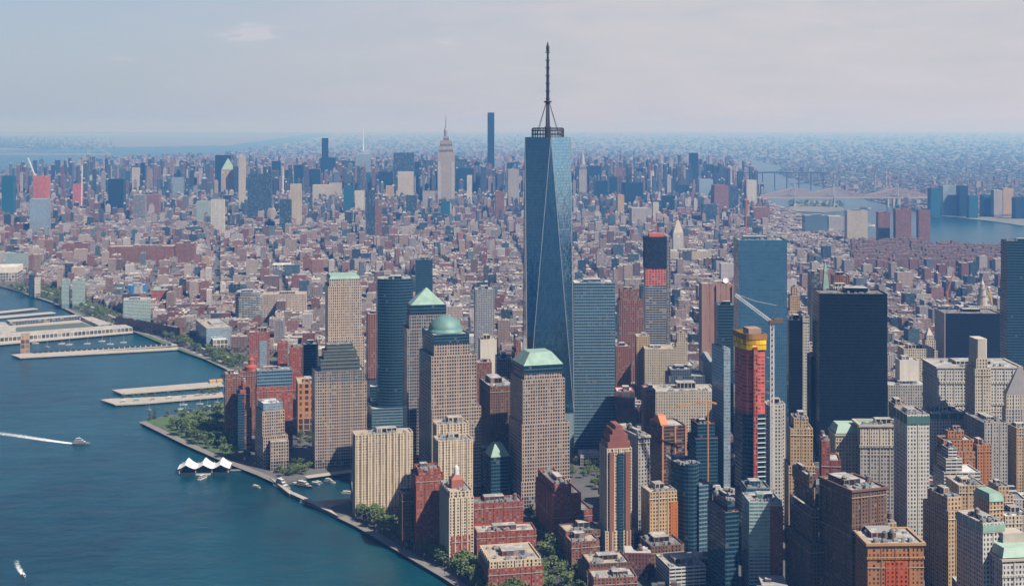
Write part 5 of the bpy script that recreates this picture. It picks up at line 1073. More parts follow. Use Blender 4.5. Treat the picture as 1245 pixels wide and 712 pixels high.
# ------------------------------------------------------------------ piers and riverside works
def prism_thing(name, label, px, h, mat, cat, z0=0.0, rm=None, style=None, part='shed', kind=None):
    P = G(px); cx = sum(p[0] for p in P) / len(P); cy = sum(p[1] for p in P) / len(P)
    P = [(x - cx, y - cy) for x, y in P]
    if sum(P[i][0] * P[(i + 1) % len(P)][1] - P[(i + 1) % len(P)][0] * P[i][1] for i in range(len(P))) < 0: P.reverse()
    t = thing(name, label, cat, (cx, cy, 0)); mb = MB()
    if style: w_, bay, fl = M(style); mb.walls(P, z0, z0 + h, bay, fl)
    else: w_ = mat; mb.walls(P, z0, z0 + h, plain=True)
    mb.cap(P, z0 + h, 1); mb.obj(part, [w_, rm or mat], t)
    return t, P
def pier(label, px, z=.6, mat=None):
    t, P = prism_thing('pier', label, px, 1.6, mat or M_PIER, 'pier', z0=z - 1.6, part='deck')
    L = max(math.hypot(P[i][0] - P[i - 1][0], P[i][1] - P[i - 1][1]) for i in range(len(P)))
    mb = MB()
    for i in range(len(P)):
        a, b = Vector(P[i]), Vector(P[(i + 1) % len(P)]); n = max(1, int((b - a).length / 14))
        for k in range(n):
            p = a + (b - a) * (k + .5) / n; p *= .985; mb.bar((p.x, p.y, -5), (p.x, p.y, z - 1.5), .9)
    mb.obj('piles', M_SEAWALL, t); return t
t = pier('long thin concrete double pier leading out to the square vent tower', [(13, 431), (214, 417.5), (216, 420), (120, 426), (120, 427), (216, 422), (217, 424.5), (24, 435)])
pier('broad flat empty pier above the park pier', [(136, 474), (268, 463.5), (272, 469), (148, 479)])
pier('park pier with trees and sandy deck beside the sailboats', [(122, 486), (140, 492), (172, 490.5), (272, 482), (270, 476.5), (205, 482), (135, 484.5)])
pier('square pier base carrying the parking sheds', [(-14, 419), (0, 419), (162, 404.5), (150, 396), (120, 388.5), (92, 386), (-14, 396)], 1.2)
pier('upper thin light pier at the left edge', [(-10, 379.5), (40, 374.5), (46, 375.5), (-10, 381.5)])
pier('lower thin light pier at the left edge', [(-10, 385), (62, 379), (68, 380.5), (-10, 387.5)])
prism_thing('pier_shed', 'long white front shed of the square pier', [(0, 416.5), (161, 403.5), (152, 400), (-12, 412)], 9, M_WHITE, 'shed', 1.2, RT['light'], 'blank_white')
prism_thing('pier_shed', 'rear parking shed of the square pier with light roof', [(8, 394), (92, 387.5), (97, 389.2), (12, 396.5)], 8, M_WHITE, 'shed', 1.2, RT['light'], 'dark_ribbon')
prism_thing('pier_shed', 'side parking shed of the square pier at the left edge', [(-12, 397), (6, 396.5), (20, 408), (2, 411)], 8, M_WHITE, 'shed', 1.2, RT['light'], 'dark_ribbon')
prism_thing('pier_shed', 'right hand shed of the square pier beside the highway', [(98, 389.5), (112, 389.5), (136, 398), (120, 400)], 7, M_WHITE, 'shed', 1.2, RT['light'], 'dark_ribbon')
P = G([(16, 409.8), (120, 400.6), (100, 392.5), (20, 398.5)]); sheet('sports_field', P, 1.35, plain('field_turf', (.09, .12, .09)))
a = bld('vent_tower', 'square beige ventilation tower at the end of the long pier', 20, 25, 36, 407, 430, 20, 'tan_stone', d=20, lm='the pier vent tower', units=3, styles={0: 'blank_white'}, nopent=True, roof='dark', trim=M_CONC)
a['t'].children[0].data.materials[0] = facade('facade_vent_brick', wall=(.44, .33, .25), glass=(.2, .13, .1), wx=.16, wy=.8)
for x0, y0, x1, y1, lab in ((254, 464.5, 262, 462, 'small yellow shed on the broad pier'), (263, 464, 270, 461.5, 'small tan shed on the broad pier')):
    prism_thing('pier_shed', lab, [(x0, y0), (x1, y0 - .6), (x1 + 1, y0 + 1), (x0 + 1, y0 + 1.6)], 4, plain('ochre_shed', (.50, .32, .14)), 'shed', .6)
prism_thing('quay_wall', 'dark outer breakwater arm of the yacht cove', [(337, 586), (357, 599.5), (352, 601.5), (328, 582)], 3.5, M_SEAWALL, 'quay', -2, M_PIER, part='wall')
prism_thing('quay_wall', 'lower breakwater arm at the mouth of the yacht cove', [(353, 601), (358, 599.5), (400, 618), (412, 629), (398, 622)], 3.5, M_SEAWALL, 'quay', -2, M_PIER, part='wall')
P_ = G([(40, 429.5), (210, 419.8)]); t = thing('pier_canopy', 'long dark canopy row down the middle of the thin pier', 'canopy', (0, 0, 0)); mb = MB()
for i in range(26):
    a_ = Vector(P_[0]).lerp(Vector(P_[1]), i / 26); b_ = Vector(P_[0]).lerp(Vector(P_[1]), (i + .7) / 26); n_ = Vector((-(b_ - a_).y, (b_ - a_).x)).normalized() * 3.2
    q = [tuple(a_ - n_), tuple(b_ - n_), tuple(b_ + n_), tuple(a_ + n_)]; mb.walls(q, .6, 3.6, plain=True); mb.cap(q, 3.6)
mb.obj('canopy_roof', M_DARK, t)
for i, (px, py) in enumerate(((150, 489), (166, 488), (186, 486.6), (206, 485), (224, 483.4), (240, 482))):
    kc = [(.55, .5, .42), (.16, .3, .38), (.5, .2, .12)][i % 3]; kx = 3 + i % 2
    x, y = gp(px, py); t = thing('pier_kiosk', ['tan', 'blue', 'red'][i % 3] + ' roofed small kiosk on the park pier, ' + ['nearest the tip', 'second from the tip', 'third from the tip', 'third from land', 'second from land', 'nearest land'][i], 'kiosk', (x, y, .6), .2, 'park pier kiosks')
    mb = MB(); mb.box(-kx, -2, 0, kx, 2, 3); mb.obj('kiosk_walls', M_CONC, t); mb = MB(); p_ = rect(-kx - .5, -2.5, kx + .5, 2.5); mb.walls(p_, 3, 4.4, poly2=rect(-kx * .4, -.2, kx * .4, .2), plain=True); mb.cap(rect(-kx * .4, -.2, kx * .4, .2), 4.4); mb.obj('kiosk_roof', plain('kiosk_roof_%d' % (i % 3), kc), t)
lp = MB(); lp.lathe([(.22, 0), (.14, 7)], 6); lp.bar((0, 0, 7), (1.4, 0, 7.3), .16); LPM = lp.mesh('lamp_post', M_DARK); lh = MB(); lh.box(1.0, -.25, 7.1, 1.8, .25, 7.4, 0, True); LHM = lh.mesh('lamp_head', M_WHITE)
for i in range(26):
    a_ = Vector(gp(176, 513)).lerp(Vector(gp(318, 576)), i / 13) if i < 13 else Vector(gp(441, 640)).lerp(Vector(gp(594, 734)), (i - 13) / 12)
    t = thing('street_lamp', 'slim lamp post on the riverside path', 'street lamp', (a_.x + 3, a_.y + 1, .5), 0, 'riverside path lamps')
    for nm, me in (('post', LPM), ('lamp_head', LHM)):
        o = bpy.data.objects.new(nm, me); COL.objects.link(o); o.parent = t
# ferry terminal: three white fabric peaks on a floating landing
Yt = depth(573); k = Yt / F; t = thing('ferry_terminal', 'floating ferry terminal under three white tent peaks', 'ferry terminal', (at(247, Yt), Yt + 12, -3), R(4))
mb = MB(); mb.box(-31, -14, -1, 31, 14, 1.6); mb.obj('pontoon', M_DARK, t)
mb = MB(); nx, ny = 36, 10; g = []
for i in range(nx + 1):
    row = []
    for j in range(ny + 1):
        u_, v_ = i / nx, j / ny; ph = (u_ * 3) % 1.0 if i < nx else 1.0
        pk = (1 - abs(2 * ph - 1)); edge = abs(2 * v_ - 1)
        z = 8.6 + 8.5 * pk ** 1.6 * (1 - .55 * edge ** 2) - 1.6 * (1 - pk) * edge ** 2
        row.append((-32 + 64 * u_, (-15 + 30 * v_) * (1 + .16 * (pk - .5)), z))
    g.append(row)
for i in range(nx):
    for j in range(ny):
        mb.face([g[i][j], g[i + 1][j], g[i + 1][j + 1], g[i][j + 1]])
        mb.face([tuple(Vector(p) - Vector((0, 0, .15))) for p in (g[i][j + 1], g[i + 1][j + 1], g[i + 1][j], g[i][j])])
mb.obj('tent_roof', plain('white_fabric', (.82, .81, .79), .7, 0, .1, .08), t, True)
mb = MB(); p = rect(-27, -9, 27, 9); mb.walls(p, 1.6, 7.2, 4, 5.6); mb.cap(p, 7.2, 1); mb.obj('waiting_hall', [facade('facade_dark_glass', **ST['dark_glass'][0]), RT['dark']], t)
for i in range(4):
    for sy in (-12, 12):
        x = -30 + 20 * i; mb = MB(); mb.bar((x, sy, 1.6), (x * .98, sy * .96, 9.4), .7); mb.obj('column', M_WHITE, t)
mb = MB(); mb.box(-9, -19, .2, 9, -14, 1.4); mb.obj('landing_stage', M_CONC, t)
mb = MB(); mb.box(31, -3, 1, 46, 1, 2); mb.obj('gangway', M_MECH, t)
# ------------------------------------------------------------------ boats
def hull(mb, L, B, h, m=0, z=0.0, bow=.4):
    n = 12; ring = []
    for i in range(n + 1):
        s = i / n; w = B / 2 * (1 if s < 1 - bow else max(.02, math.cos((s - 1 + bow) / bow * math.pi / 2) ** .7)); x = -L / 2 + L * s; sh = h * (1 + .35 * s * s)
        ring.append([(x, -w, z + sh), (x - .02 * L * s, -w * .8, z - .8), (x - .02 * L * s, w * .8, z - .8), (x, w, z + sh)])
    for i in range(n):
        a, b = ring[i], ring[i + 1]
        mb.face([a[1], b[1], b[0], a[0]], m); mb.face([a[3], b[3], b[2], a[2]], m); mb.face([a[0], b[0], b[3], a[3]], m + 1)
    mb.face([ring[0][1], ring[0][0], ring[0][3], ring[0][2]], m)
def cabin(x0, x1, B, z0, z1, rake, name, mats, parent, st=None):
    mb = MB(); a = rect(x0, -B / 2, x1, B / 2); b = rect(x0 + rake * .3, -B * .44, x1 - rake, B * .44)
    mb.walls(a, z0, z1, 2.0, 2.6, poly2=b); mb.cap(b, z1, 1); return mb.obj(name, mats, parent)
BW = facade('facade_boat_cabin', mode='ribbon', wall=(.75, .75, .73), glass=(.02, .025, .03), wx=.9, wy=.42, blinds=0, mull=.85)
M_TEAK = plain('deck_teak', (.38, .27, .17)); M_NAVY = plain('navy_hull_paint', (.02, .03, .06), .3); M_BOATW = plain('white_gelcoat', (.78, .78, .76), .3, 0, .1, .1)
def motor_boat(name, label, px, py, L, ang, hullm=None, decks=2, group=None):
    x, y = gp(px, py); t = thing(name, label, 'boat', (x, y, -3), R(ang), group); B = L * .24; h = L * .07
    mb = MB(); hull(mb, L, B, h); mb.obj('hull', [hullm or M_BOATW, M_TEAK if L < 45 else M_BOATW], t)
    z = h * 1.02
    for i in range(decks):
        cabin(-L * (.42 - .05 * i), L * (.26 - .12 * i), B * (.84 - .12 * i), z, z + L * .062 + .6, L * .06, ['cabin', 'bridge', 'sun_deck'][i], [BW, M_BOATW], t); z += L * .062 + .6
    mb = MB(); mb.bar((-L * .1, 0, z - .2), (-L * .14, 0, z + L * .08), .35); mb.bar((-L * .14, -B * .2, z + L * .05), (-L * .14, B * .2, z + L * .05), .25); mb.obj('radar_mast', M_WHITE, t)
    return t
motor_boat('passenger_ferry', 'white two deck ferry with dark hull trailing a long wake', 99, 537, 25, -2, plain('ferry_hull', (.10, .12, .16)), 3)
motor_boat('speed_boat', 'small white speed boat turning in foam at the bottom left', 29, 696, 11, -62, None, 1)
motor_boat('motor_yacht', 'big white motor yacht moored at the cove entrance', 344, 590, 33, -48, None, 3)
motor_boat('motor_yacht', 'dark hulled motor yacht in the cove', 370, 588, 26, -35, M_NAVY, 2)
motor_boat('motor_yacht', 'small tan decked boat left of the dark yacht', 361, 586.5, 16, -38, None, 1)
motor_boat('motor_yacht', 'small boat right of the dark yacht', 384, 585, 14, -30, None, 1)
motor_boat('motor_yacht', 'little grey boat beside the cove quay', 388, 584, 13, -40, M_MECH, 1)
motor_boat('motor_yacht', 'white cabin boat at the right of the cove', 401, 583, 17, -25, None, 2)
motor_boat('motor_yacht', 'white boat by the right cove wall under the cream slab', 423, 596, 15, -10, None, 1)
motor_boat('motor_yacht', 'white boat moored at the lower breakwater', 371, 608, 14, -25, None, 1)
motor_boat('passenger_ferry', 'white ferry docked bow first at the tent terminal', 247, 578, 19, 70, None, 2)
motor_boat('motor_yacht', 'white excursion boat beside the outer park corner', 312, 589, 14, -35, None, 1)
motor_boat('motor_yacht', 'far white boat on the distant right river', 1056, 274, 60, 10, None, 2)
motor_boat('motor_yacht', 'white boat far up the river by the island', 1052, 253, 60, -20, None, 2)
def sail_boat(px, py, L, ang, label):
    x, y = gp(px, py); t = thing('sail_boat', label, 'sailboat', (x, y, -3), R(ang), 'moored sailboats')
    mb = MB(); hull(mb, L, L * .27, L * .085, bow=.6); mb.obj('hull', [M_BOATW, M_TEAK], t)
    cabin(-L * .22, L * .15, L * .15, L * .09, L * .09 + .9, L * .05, 'cabin', [BW, M_BOATW], t)
    mb = MB(); mb.lathe([(.14, L * .08), (.09, L * 1.2)], 6, L * .06, 0); mb.obj('mast', M_WHITE, t)
    mb = MB(); mb.bar((L * .06, 0, L * .2), (-L * .36, 0, L * .2), .45); mb.obj('boom', plain('sail_cover', (.10, .16, .30)), t)
SB = [(181, 495.5, 'nearest the park pier tip'), (219, 495, 'largest one right of the conifers'), (225, 498.5, 'below the largest one'), (229, 501, 'lowest of the cluster'), (239, 496, 'in the middle of the mooring'), (223, 489.5, 'close under the park pier'), (243, 488.5, 'upper right beside the park pier'), (263, 495, 'near the brick towers'), (264, 486.5, 'highest at the right of the park pier'), (252, 491.5, 'between park pier and lawn')]
for i, (px, py, w_) in enumerate(SB): sail_boat(px, py, 9 + (i * 7 % 4), (i * 53) % 60 - 20, 'moored white sailboat ' + w_)
for i, (px, py, w_) in enumerate([(57, 420, 'largest in the square pier basin'), (75, 416, 'below the middle of the white shed'), (84, 417, 'right of the first basin pair'), (106, 416, 'in the middle of the basin'), (124, 413, 'under the white shed end'), (134, 416.5, 'close to the thin pier'), (150, 414.5, 'rightmost in the basin'), (43, 415.5, 'beside the vent tower basin')]):
    sail_boat(px, py, 13, (i * 47) % 50 - 20, 'moored white sailboat ' + w_)
# wakes: foam on the water
mf, nt, b = new_mat('foam'); N = NT(nt)
uv = nt.nodes.new('ShaderNodeUVMap'); uv.uv_map = 'UV'; sp = nt.nodes.new('ShaderNodeSeparateXYZ'); nt.links.new(uv.outputs[0], sp.inputs[0])
e = N.math('SUBTRACT', 1.0, N.math('POWER', N.math('ABSOLUTE', N.math('SUBTRACT', N.math('MULTIPLY', sp.outputs[1], 2), 1.0)), 2.2))
n_ = N.noise(.35, 7, N.pos(), .8)
al = N.math('MULTIPLY', N.math('SUBTRACT', N.math('ADD', n_, N.math('MULTIPLY', e, .36)), N.math('ADD', .50, N.math('MULTIPLY', sp.outputs[0], .34))), 2.2)
b.inputs['Base Color'].default_value = (.8, .83, .84, 1); b.inputs['Roughness'].default_value = .8
N.lk(N.math('MINIMUM', N.math('MAXIMUM', al, 0.0), .95), b.inputs['Alpha'])
def wake(px, w0, w1, label):
    P = G(px); mb = MB(); n = len(P); z = -2.93
    for i in range(n - 1):
        def side(j):
            a = Vector(P[max(0, j - 1)]); c = Vector(P[min(n - 1, j + 1)]); d = (c - a).normalized(); nn = Vector((-d.y, d.x)) * (w0 + (w1 - w0) * j / (n - 1)) / 2; return Vector(P[j]) + nn, Vector(P[j]) - nn
        a, b_ = side(i); c, d = side(i + 1); u0, u1 = i / (n - 1), (i + 1) / (n - 1)
        mb.face([(b_.x, b_.y, z), (d.x, d.y, z), (c.x, c.y, z), (a.x, a.y, z)], 0, [(u0, 0), (u1, 0), (u1, 1), (u0, 1)])
    o = mb.obj('wake_foam', mf); tag(o, label, kind='stuff')
wake([(92, 536.5), (75, 534.5), (50, 531), (20, 526.5), (-10, 522.5), (-60, 516)], 6, 34, 'long white wake behind the ferry')
wake([(30, 696.5), (27, 692.5), (24, 688), (21.5, 683), (20, 677)], 3, 12, 'short white wake behind the speed boat')
# ------------------------------------------------------------------ trees
def leafmat(key, a, b_):
    m, nt, b = new_mat(key); N = NT(nt); oi = nt.nodes.new('ShaderNodeObjectInfo')
    c = N.mix(N.noise(.35, 3, N.pos()), a, b_); c = N.mix(N.math('MULTIPLY', oi.outputs['Random'], .55), c, (.075, .085, .02))
    N.lk(c, b.inputs['Base Color']); b.inputs['Roughness'].default_value = .8; return m
LEAF = [leafmat('leaf_deep_green', (.018, .045, .014), (.05, .085, .022)), leafmat('leaf_mid_green', (.035, .075, .018), (.075, .115, .03))]
CONI = leafmat('conifer_needles', (.012, .035, .018), (.025, .055, .025)); BARK = plain('bark', (.09, .07, .05))
def crown_mesh(seed, r, h, z0, n, conif=False):
    g = random.Random(seed); mb = MB(); mb.weld = False
    lobes = [(g.uniform(-.45, .45) * r, g.uniform(-.45, .45) * r, z0 + h * g.uniform(.35, .75), r * g.uniform(.45, .7)) for _ in range(7)] + [(0, 0, z0 + h * .55, r * .75)]
    for _ in range(n):
        if conif:
            f = g.random() ** 1.3; z = z0 + h * f; rr = r * (1 - f) * g.uniform(.5, 1.05) + .15; a = g.uniform(0, 6.283); p = Vector((rr * math.cos(a), rr * math.sin(a), z)); s = .6 * r * (1 - f * .6) * .5
        else:
            lx, ly, lz, lr = g.choice(lobes); d = Vector((g.gauss(0, 1), g.gauss(0, 1), g.gauss(0, 1) + .2)).normalized() * lr * g.uniform(.72, 1.08); d.z *= .8 * h / (2 * r); p = Vector((lx, ly, lz)) + d; s = r * g.uniform(.13, .26)
        q = [Vector((g.gauss(0, 1), g.gauss(0, 1), g.gauss(0, .7))).normalized() * s * g.uniform(.8, 1.3) for _ in range(4)]
        q = [tuple(p + v) for v in q]
        for i, j, k2 in ((0, 1, 2), (0, 2, 3), (0, 3, 1), (1, 3, 2)): mb.face([q[i], q[j], q[k2]])
    return mb
def trunk_mesh(r, h, seed):
    g = random.Random(seed); mb = MB(); mb.lathe([(r * 1.3, 0), (r, h * .25), (r * .6, h), (0, h * 1.05)], 7)
    for i in range(5):
        a = i * 1.26 + g.random(); zz = h * g.uniform(.6, .95); mb.bar((0, 0, zz), (math.cos(a) * h * .35, math.sin(a) * h * .35, zz + h * .35), r * .6)
    return mb
PROTO = []
for i in range(6):
    r, h = 4.6 + .5 * (i % 3), 8.5 + (i % 3); c = crown_mesh(50 + i, r, h, 2.6, 170); PROTO.append((c.mesh('tree_crown', LEAF[i % 2]), trunk_mesh(.32, 5.5, i).mesh('tree_trunk', BARK)))
cc = crown_mesh(99, 3.0, 15, 1.2, 260, True); CON = (cc.mesh('conifer_crown', CONI), trunk_mesh(.35, 8, 9).mesh('conifer_trunk', BARK))
TREES = []
def tree(px, py, s=1.0, con=False, label=None, group=None, xy=None):
    x, y = xy or gp(px, py); m = CON if con else rnd.choice(PROTO)
    t = thing('conifer_tree' if con else 'leafy_tree', label, 'tree', (x, y, 0), rnd.uniform(0, 6.28), group); s *= rnd.uniform(.8, 1.25); t.scale = (s, s, s * rnd.uniform(.9, 1.15))
    for nm, me in (('crown', m[0]), ('trunk', m[1])):
        o = bpy.data.objects.new(nm, me); COL.objects.link(o); o.parent = t
    TREES.append((x, y)); return t
def clear_of(x, y, pad=4):
    for cx, cy, th, w, d in FOOT:
        dx, dy = x - cx, y - cy
        if abs(dx) + abs(dy) > 1.5 * (w + d): continue
        c, s = math.cos(th), math.sin(th)
        if abs(dx * c + dy * s) < w / 2 + pad and abs(-dx * s + dy * c) < d / 2 + pad: return False
    return True
def grove(poly, n, lab, grp, smin=9, s=1.0):
    P = G(poly); xs = [p[0] for p in P]; ys = [p[1] for p in P]; k = 0; mine = []
    for _ in range(n * 40):
        x, y = rnd.uniform(min(xs), max(xs)), rnd.uniform(min(ys), max(ys))
        if k >= n: break
        if not in_poly(x, y, P) or not in_poly(x, y, MANH) or not clear_of(x, y, 4): continue
        if any((x - a) ** 2 + (y - b) ** 2 < smin ** 2 for a, b in mine): continue
        mine.append((x, y)); tree(0, 0, s, False, lab, grp, (x, y)); k += 1
tree(182, 510.5, 1.0, True, 'left of two dark conifers at the park corner', 'park conifers'); tree(188, 509, 1.1, True, 'right of two dark conifers at the park corner', 'park conifers')
grove([(206, 516), (232, 508), (262, 503), (292, 515), (300, 560), (285, 562), (240, 540), (212, 526)], 50, 'leafy green tree in the riverside park by the tent terminal', 'riverside park trees', 8, 1.45)
grove([(190, 508), (206, 503), (270, 497), (272, 500), (205, 507)], 7, 'small tree along the far edge of the park lawn', 'lawn edge trees', 9, .7)
grove([(318, 565), (340, 580), (372, 577), (378, 568), (340, 560)], 16, 'leafy tree on the quay left of the yacht cove', 'cove quay trees', 7, .9)
grove([(436, 612), (440, 634), (500, 668), (560, 702), (600, 735), (640, 735), (600, 705), (568, 692), (545, 684), (498, 664), (470, 640)], 75, 'leafy tree on the esplanade below the brick towers', 'esplanade trees', 6.8, 1.35)
grove([(655, 655), (672, 650), (690, 668), (712, 700), (725, 735), (655, 735), (640, 712), (662, 700)], 26, 'leafy tree in the small park at the bottom centre', 'bottom park trees', 8, 1.1)
grove([(637, 628), (668, 640), (676, 665), (655, 660)], 9, 'shaded tree beside the stepped red block', 'red block street trees', 8, 1.0)
grove([(364, 500), (380, 502), (381, 545), (362, 545)], 14, 'courtyard tree left of the ziggurat topped tower', 'courtyard trees', 8, .95)
grove([(692, 562), (730, 560), (732, 596), (690, 596)], 14, 'young tree in the memorial grove left of the red crowned tower', 'memorial grove trees', 8, .95)
grove([(-5, 350), (30, 351), (60, 357), (100, 372), (140, 391), (118, 391), (70, 369), (30, 358.5), (-5, 351.5)], 34, 'leafy tree in the upper riverside park strip', 'upper riverside trees', 9, 1.25)
grove([(160, 397), (200, 407), (250, 428), (298, 445), (292, 452), (250, 434), (205, 414), (158, 400)], 36, 'leafy tree along the riverside highway', 'highway trees', 9, 1.2)
grove([(140, 470.5), (205, 483.3), (140, 487), (132, 486)], 1, 'tree on the park pier', 'park pier trees', 9, .7)
for i in range(9): tree(150 + i * 9 + (i * 5 % 3), 484.6 - i * .55, .6, False, 'small tree on the park pier deck', 'park pier trees')
for i in range(6): tree(246 + i * 4, 480.5 - (i % 2) * 1.5 - i * .2, .7, False, 'small tree at the land end of the park pier', 'park pier land trees')
# ------------------------------------------------------------------ cars on the riverside highway
CARS = []
for i, c in enumerate(((.5, .5, .5), (.03, .03, .035), (.7, .7, .7), (.55, .33, .02), (.25, .03, .03))):
    m = plain('car_paint_%s' % ['silver', 'black', 'white', 'yellow', 'red'][i], c, .35)
    b1 = MB(); hullp = [(-2.3, .35), (2.3, .35), (2.3, .8), (1.2, .95), (-2.2, .95)]
    for s_ in (-1, 1): b1.face([(x, s_ * .9, z) for x, z in (hullp if s_ < 0 else hullp[::-1])])
    for j in range(5): a_, q = hullp[j], hullp[(j + 1) % 5]; b1.face([(a_[0], .9, a_[1]), (q[0], .9, q[1]), (q[0], -.9, q[1]), (a_[0], -.9, a_[1])][::-1])
    b2 = MB(); b2.walls(rect(-1.9, -.85, 1.1, .85), .95, 1.5, poly2=rect(-1.4, -.7, .5, .7), plain=True); b2.cap(rect(-1.4, -.7, .5, .7), 1.5, 1)
    b3 = MB()
    for wx in (-1.4, 1.4): b3.box(wx - .35, -.92, 0, wx + .35, .92, .5)
    CARS.append((b1.mesh('car_body', m), b2.mesh('car_cabin', [M_DARK, m]), b3.mesh('car_wheels', M_DARK)))
hp = G(HWY); seg = [(Vector(hp[i]), Vector(hp[i + 1])) for i in range(len(hp) - 1)]; tot = sum((b - a).length for a, b in seg)
cn = ['silver', 'black', 'white', 'yellow', 'red']
for i in range(110):
    s_ = rnd.random() * tot
    for a, b in seg:
        if s_ <= (b - a).length: break
        s_ -= (b - a).length
    d = (b - a).normalized(); nrm = Vector((-d.y, d.x)); lane = rnd.choice((-10, -6.6, -3.2, 3.2, 6.6, 10)); p = a + d * s_ + nrm * lane; ci = rnd.choice((0, 0, 1, 1, 2, 2, 3, 4))
    t = thing('car', cn[ci] + ' car driving on the riverside highway', 'car', (p.x, p.y, .41), math.atan2(d.y, d.x), cn[ci] + ' cars on the riverside highway')
    for nm, me in zip(('body', 'cabin', 'wheels'), CARS[ci]):
        o = bpy.data.objects.new(nm, me); COL.objects.link(o); o.parent = t
# ------------------------------------------------------------------ the city between: lots on street grids
WALLS = [tuple(q * k_ for q, k_ in zip(c_, (.77, .75, .84))) for c_ in [(.28, .115, .085), (.33, .17, .13), (.25, .13, .11), (.36, .24, .19), (.40, .30, .23), (.48, .39, .30), (.54, .47, .38), (.34, .33, .32), (.20, .13, .11), (.60, .57, .52), (.42, .36, .33)]]
WNAME = ['red brick', 'pink brick', 'dull brick', 'tan pink', 'tan', 'sandy', 'cream', 'grey', 'brown', 'white', 'stone grey']
ROOFS = [(.42, .41, .40), (.17, .17, .18), (.30, .29, .28), (.58, .57, .55), (.26, .18, .15), (.11, .11, .12), (.48, .43, .38)]
RNAME = ['pale grey roof', 'dark grey roof', 'grey roof', 'white roof', 'brown roof', 'black tar roof', 'beige roof']
CITYF = facade('facade_city', wx=.46, wy=.52, glass=(.028, .034, .042), attr=True, blinds=.16)
CITYR = plain('city_roof', (.3, .3, .3), .9, 0, .12, .5, attr=True)
highway = [Vector(p) for p in hp]
def near_hwy(x, y, r):
    p = Vector((x, y))
    for i in range(len(highway) - 1):
        a, b = highway[i], highway[i + 1]; d = b - a; tt_ = max(0, min(1, (p - a).dot(d) / d.length_squared))
        if (a + d * tt_ - p).length < r: return True
    return False
def px_of(x, y): return CX + F * x / y, HY + F * EYE / y
FOOTG = {}
for f in FOOT:
    r_ = (f[3] + f[4]) / 2 + 40
    for gx in range(int((f[0] - r_) // 150), int((f[0] + r_) // 150) + 1):
        for gy in range(int((f[1] - r_) // 150), int((f[1] + r_) // 150) + 1): FOOTG.setdefault((gx, gy), []).append(f)
def free(x, y, hw, hd, th):
    for cx, cy, t2, w, d in FOOTG.get((int(x // 150), int(y // 150)), ()):
        c, s = math.cos(t2), math.sin(t2); dx, dy = x - cx, y - cy; r_ = max(hw, hd) * .95
        if abs(dx * c + dy * s) < w / 2 + r_ and abs(-dx * s + dy * c) < d / 2 + r_: return False
    return True
SHEDROAD = [(330, 470), (352, 520), (360, 565)]
def height(x, y, g):
    px, py = px_of(x, y)
    if y < 1950: return g.uniform(16, 42) if px > 930 else g.uniform(10, 26)
    if y < 3300:
        h = g.uniform(14, 30)
        if g.random() < .10: h = g.uniform(32, 60)
        return h
    if px > 930 and y > 4300: return g.uniform(10, 20)
    if y < 5400:
        h = g.uniform(11, 23)
        if g.random() < (.17 if px < 330 and y > 4200 else .09): h = g.uniform(28, 58)
        return h
    if y < 6300:
        h = g.uniform(16, 34)
        if g.random() < .12: h = g.uniform(38, 80)
        return h
    if y < 10200:
        mid = math.exp(-((px - 520) / 330) ** 2)
        h = g.uniform(18, 42) + 22 * mid
        if g.random() < .08 + .36 * mid: h = g.uniform(55, 105 + 80 * mid)
        if g.random() < .03 + .17 * mid: h = g.uniform(115, 215)
        return min(h, 62 + 30 * g.random()) if y < 7300 else h
    h = g.uniform(18, 45)
    if g.random() < .08: h = g.uniform(50, 90)
    return h
LOTS = []
def lots(region, th, by, bx, street, avenue, wr, seed):
    """Fill a region (world test) with blocks of lots; th turns the street grid."""
    g = random.Random(seed); c, s = math.cos(th), math.sin(th); (xa, xb), (ya, yb), test = region
    us = [x * c + y * s for x in (xa, xb) for y in (ya, yb)]; vs_ = [-x * s + y * c for x in (xa, xb) for y in (ya, yb)]
    v = math.floor(min(vs_) / (by + street)) * (by + street)
    while v < max(vs_):
        u = math.floor(min(us) / (bx + avenue)) * (bx + avenue) + g.uniform(-6, 6)
        while u < max(us):
            for row in (0, 1):
                uu = u
                while uu < u + bx - 5:
                    w = min(g.uniform(wr[0], wr[0] + (wr[1] - wr[0]) * (.45 if g.random() < .6 else 1.0)), u + bx - uu); d = by / 2 * g.uniform(.8, .98); cu = uu + w / 2; cv = v + by * (.25 + .5 * row); uu += w + (0 if g.random() < .8 else g.uniform(1, 5))
                    x, y = cu * c - cv * s, cu * s + cv * c
                    if w < 5 or y < 1150: continue
                    px = CX + F * x / y
                    if px < -25 or px > 1270 or not test(x, y) or not in_poly(x, y, MANH): continue
                    if near_hwy(x, y, 36 + max(w, d) * .5) or not free(x, y, w / 2, d / 2, th): continue
                    if not in_poly(x - w * .6, y, MANH) or not in_poly(x + w * .6, y, MANH) or g.random() < .03: continue
                    h = height(x, y, g)
                    if h > 60: w2 = min(w, 34); 
                    LOTS.append((x, y, th, w, d, h, g.choice((0, 0, 1, 1, 2, 3, 3, 4, 4, 5, 5, 6, 6, 7, 8, 9, 9, 10)), g.choice((0, 0, 1, 1, 2, 2, 2, 3, 4, 5, 5, 6)), g.random()))
            u += bx + avenue
        v += by + street
stuy = lambda x, y: 1035 < px_of(x, y)[0] < 1270 and 300 < px_of(x, y)[1] < 334
riverw = lambda x, y: px_of(x, y)[0] < 740 and px_of(x, y)[1] > 462 and not (px_of(x, y)[0] > 556 and px_of(x, y)[1] < 535)
parks = lambda x, y: (px_of(x, y)[1] > 340 and px_of(x, y)[0] < 30) or (170 < px_of(x, y)[0] < 345 and px_of(x, y)[1] > 430)
def ok(x, y): return not stuy(x, y) and not riverw(x, y) and not parks(x, y)
lots(((-250, 900), (1150, 2150), lambda x, y: ok(x, y) and x > 40), R(-3), 58, 90, 14, 16, (18, 34), 1)
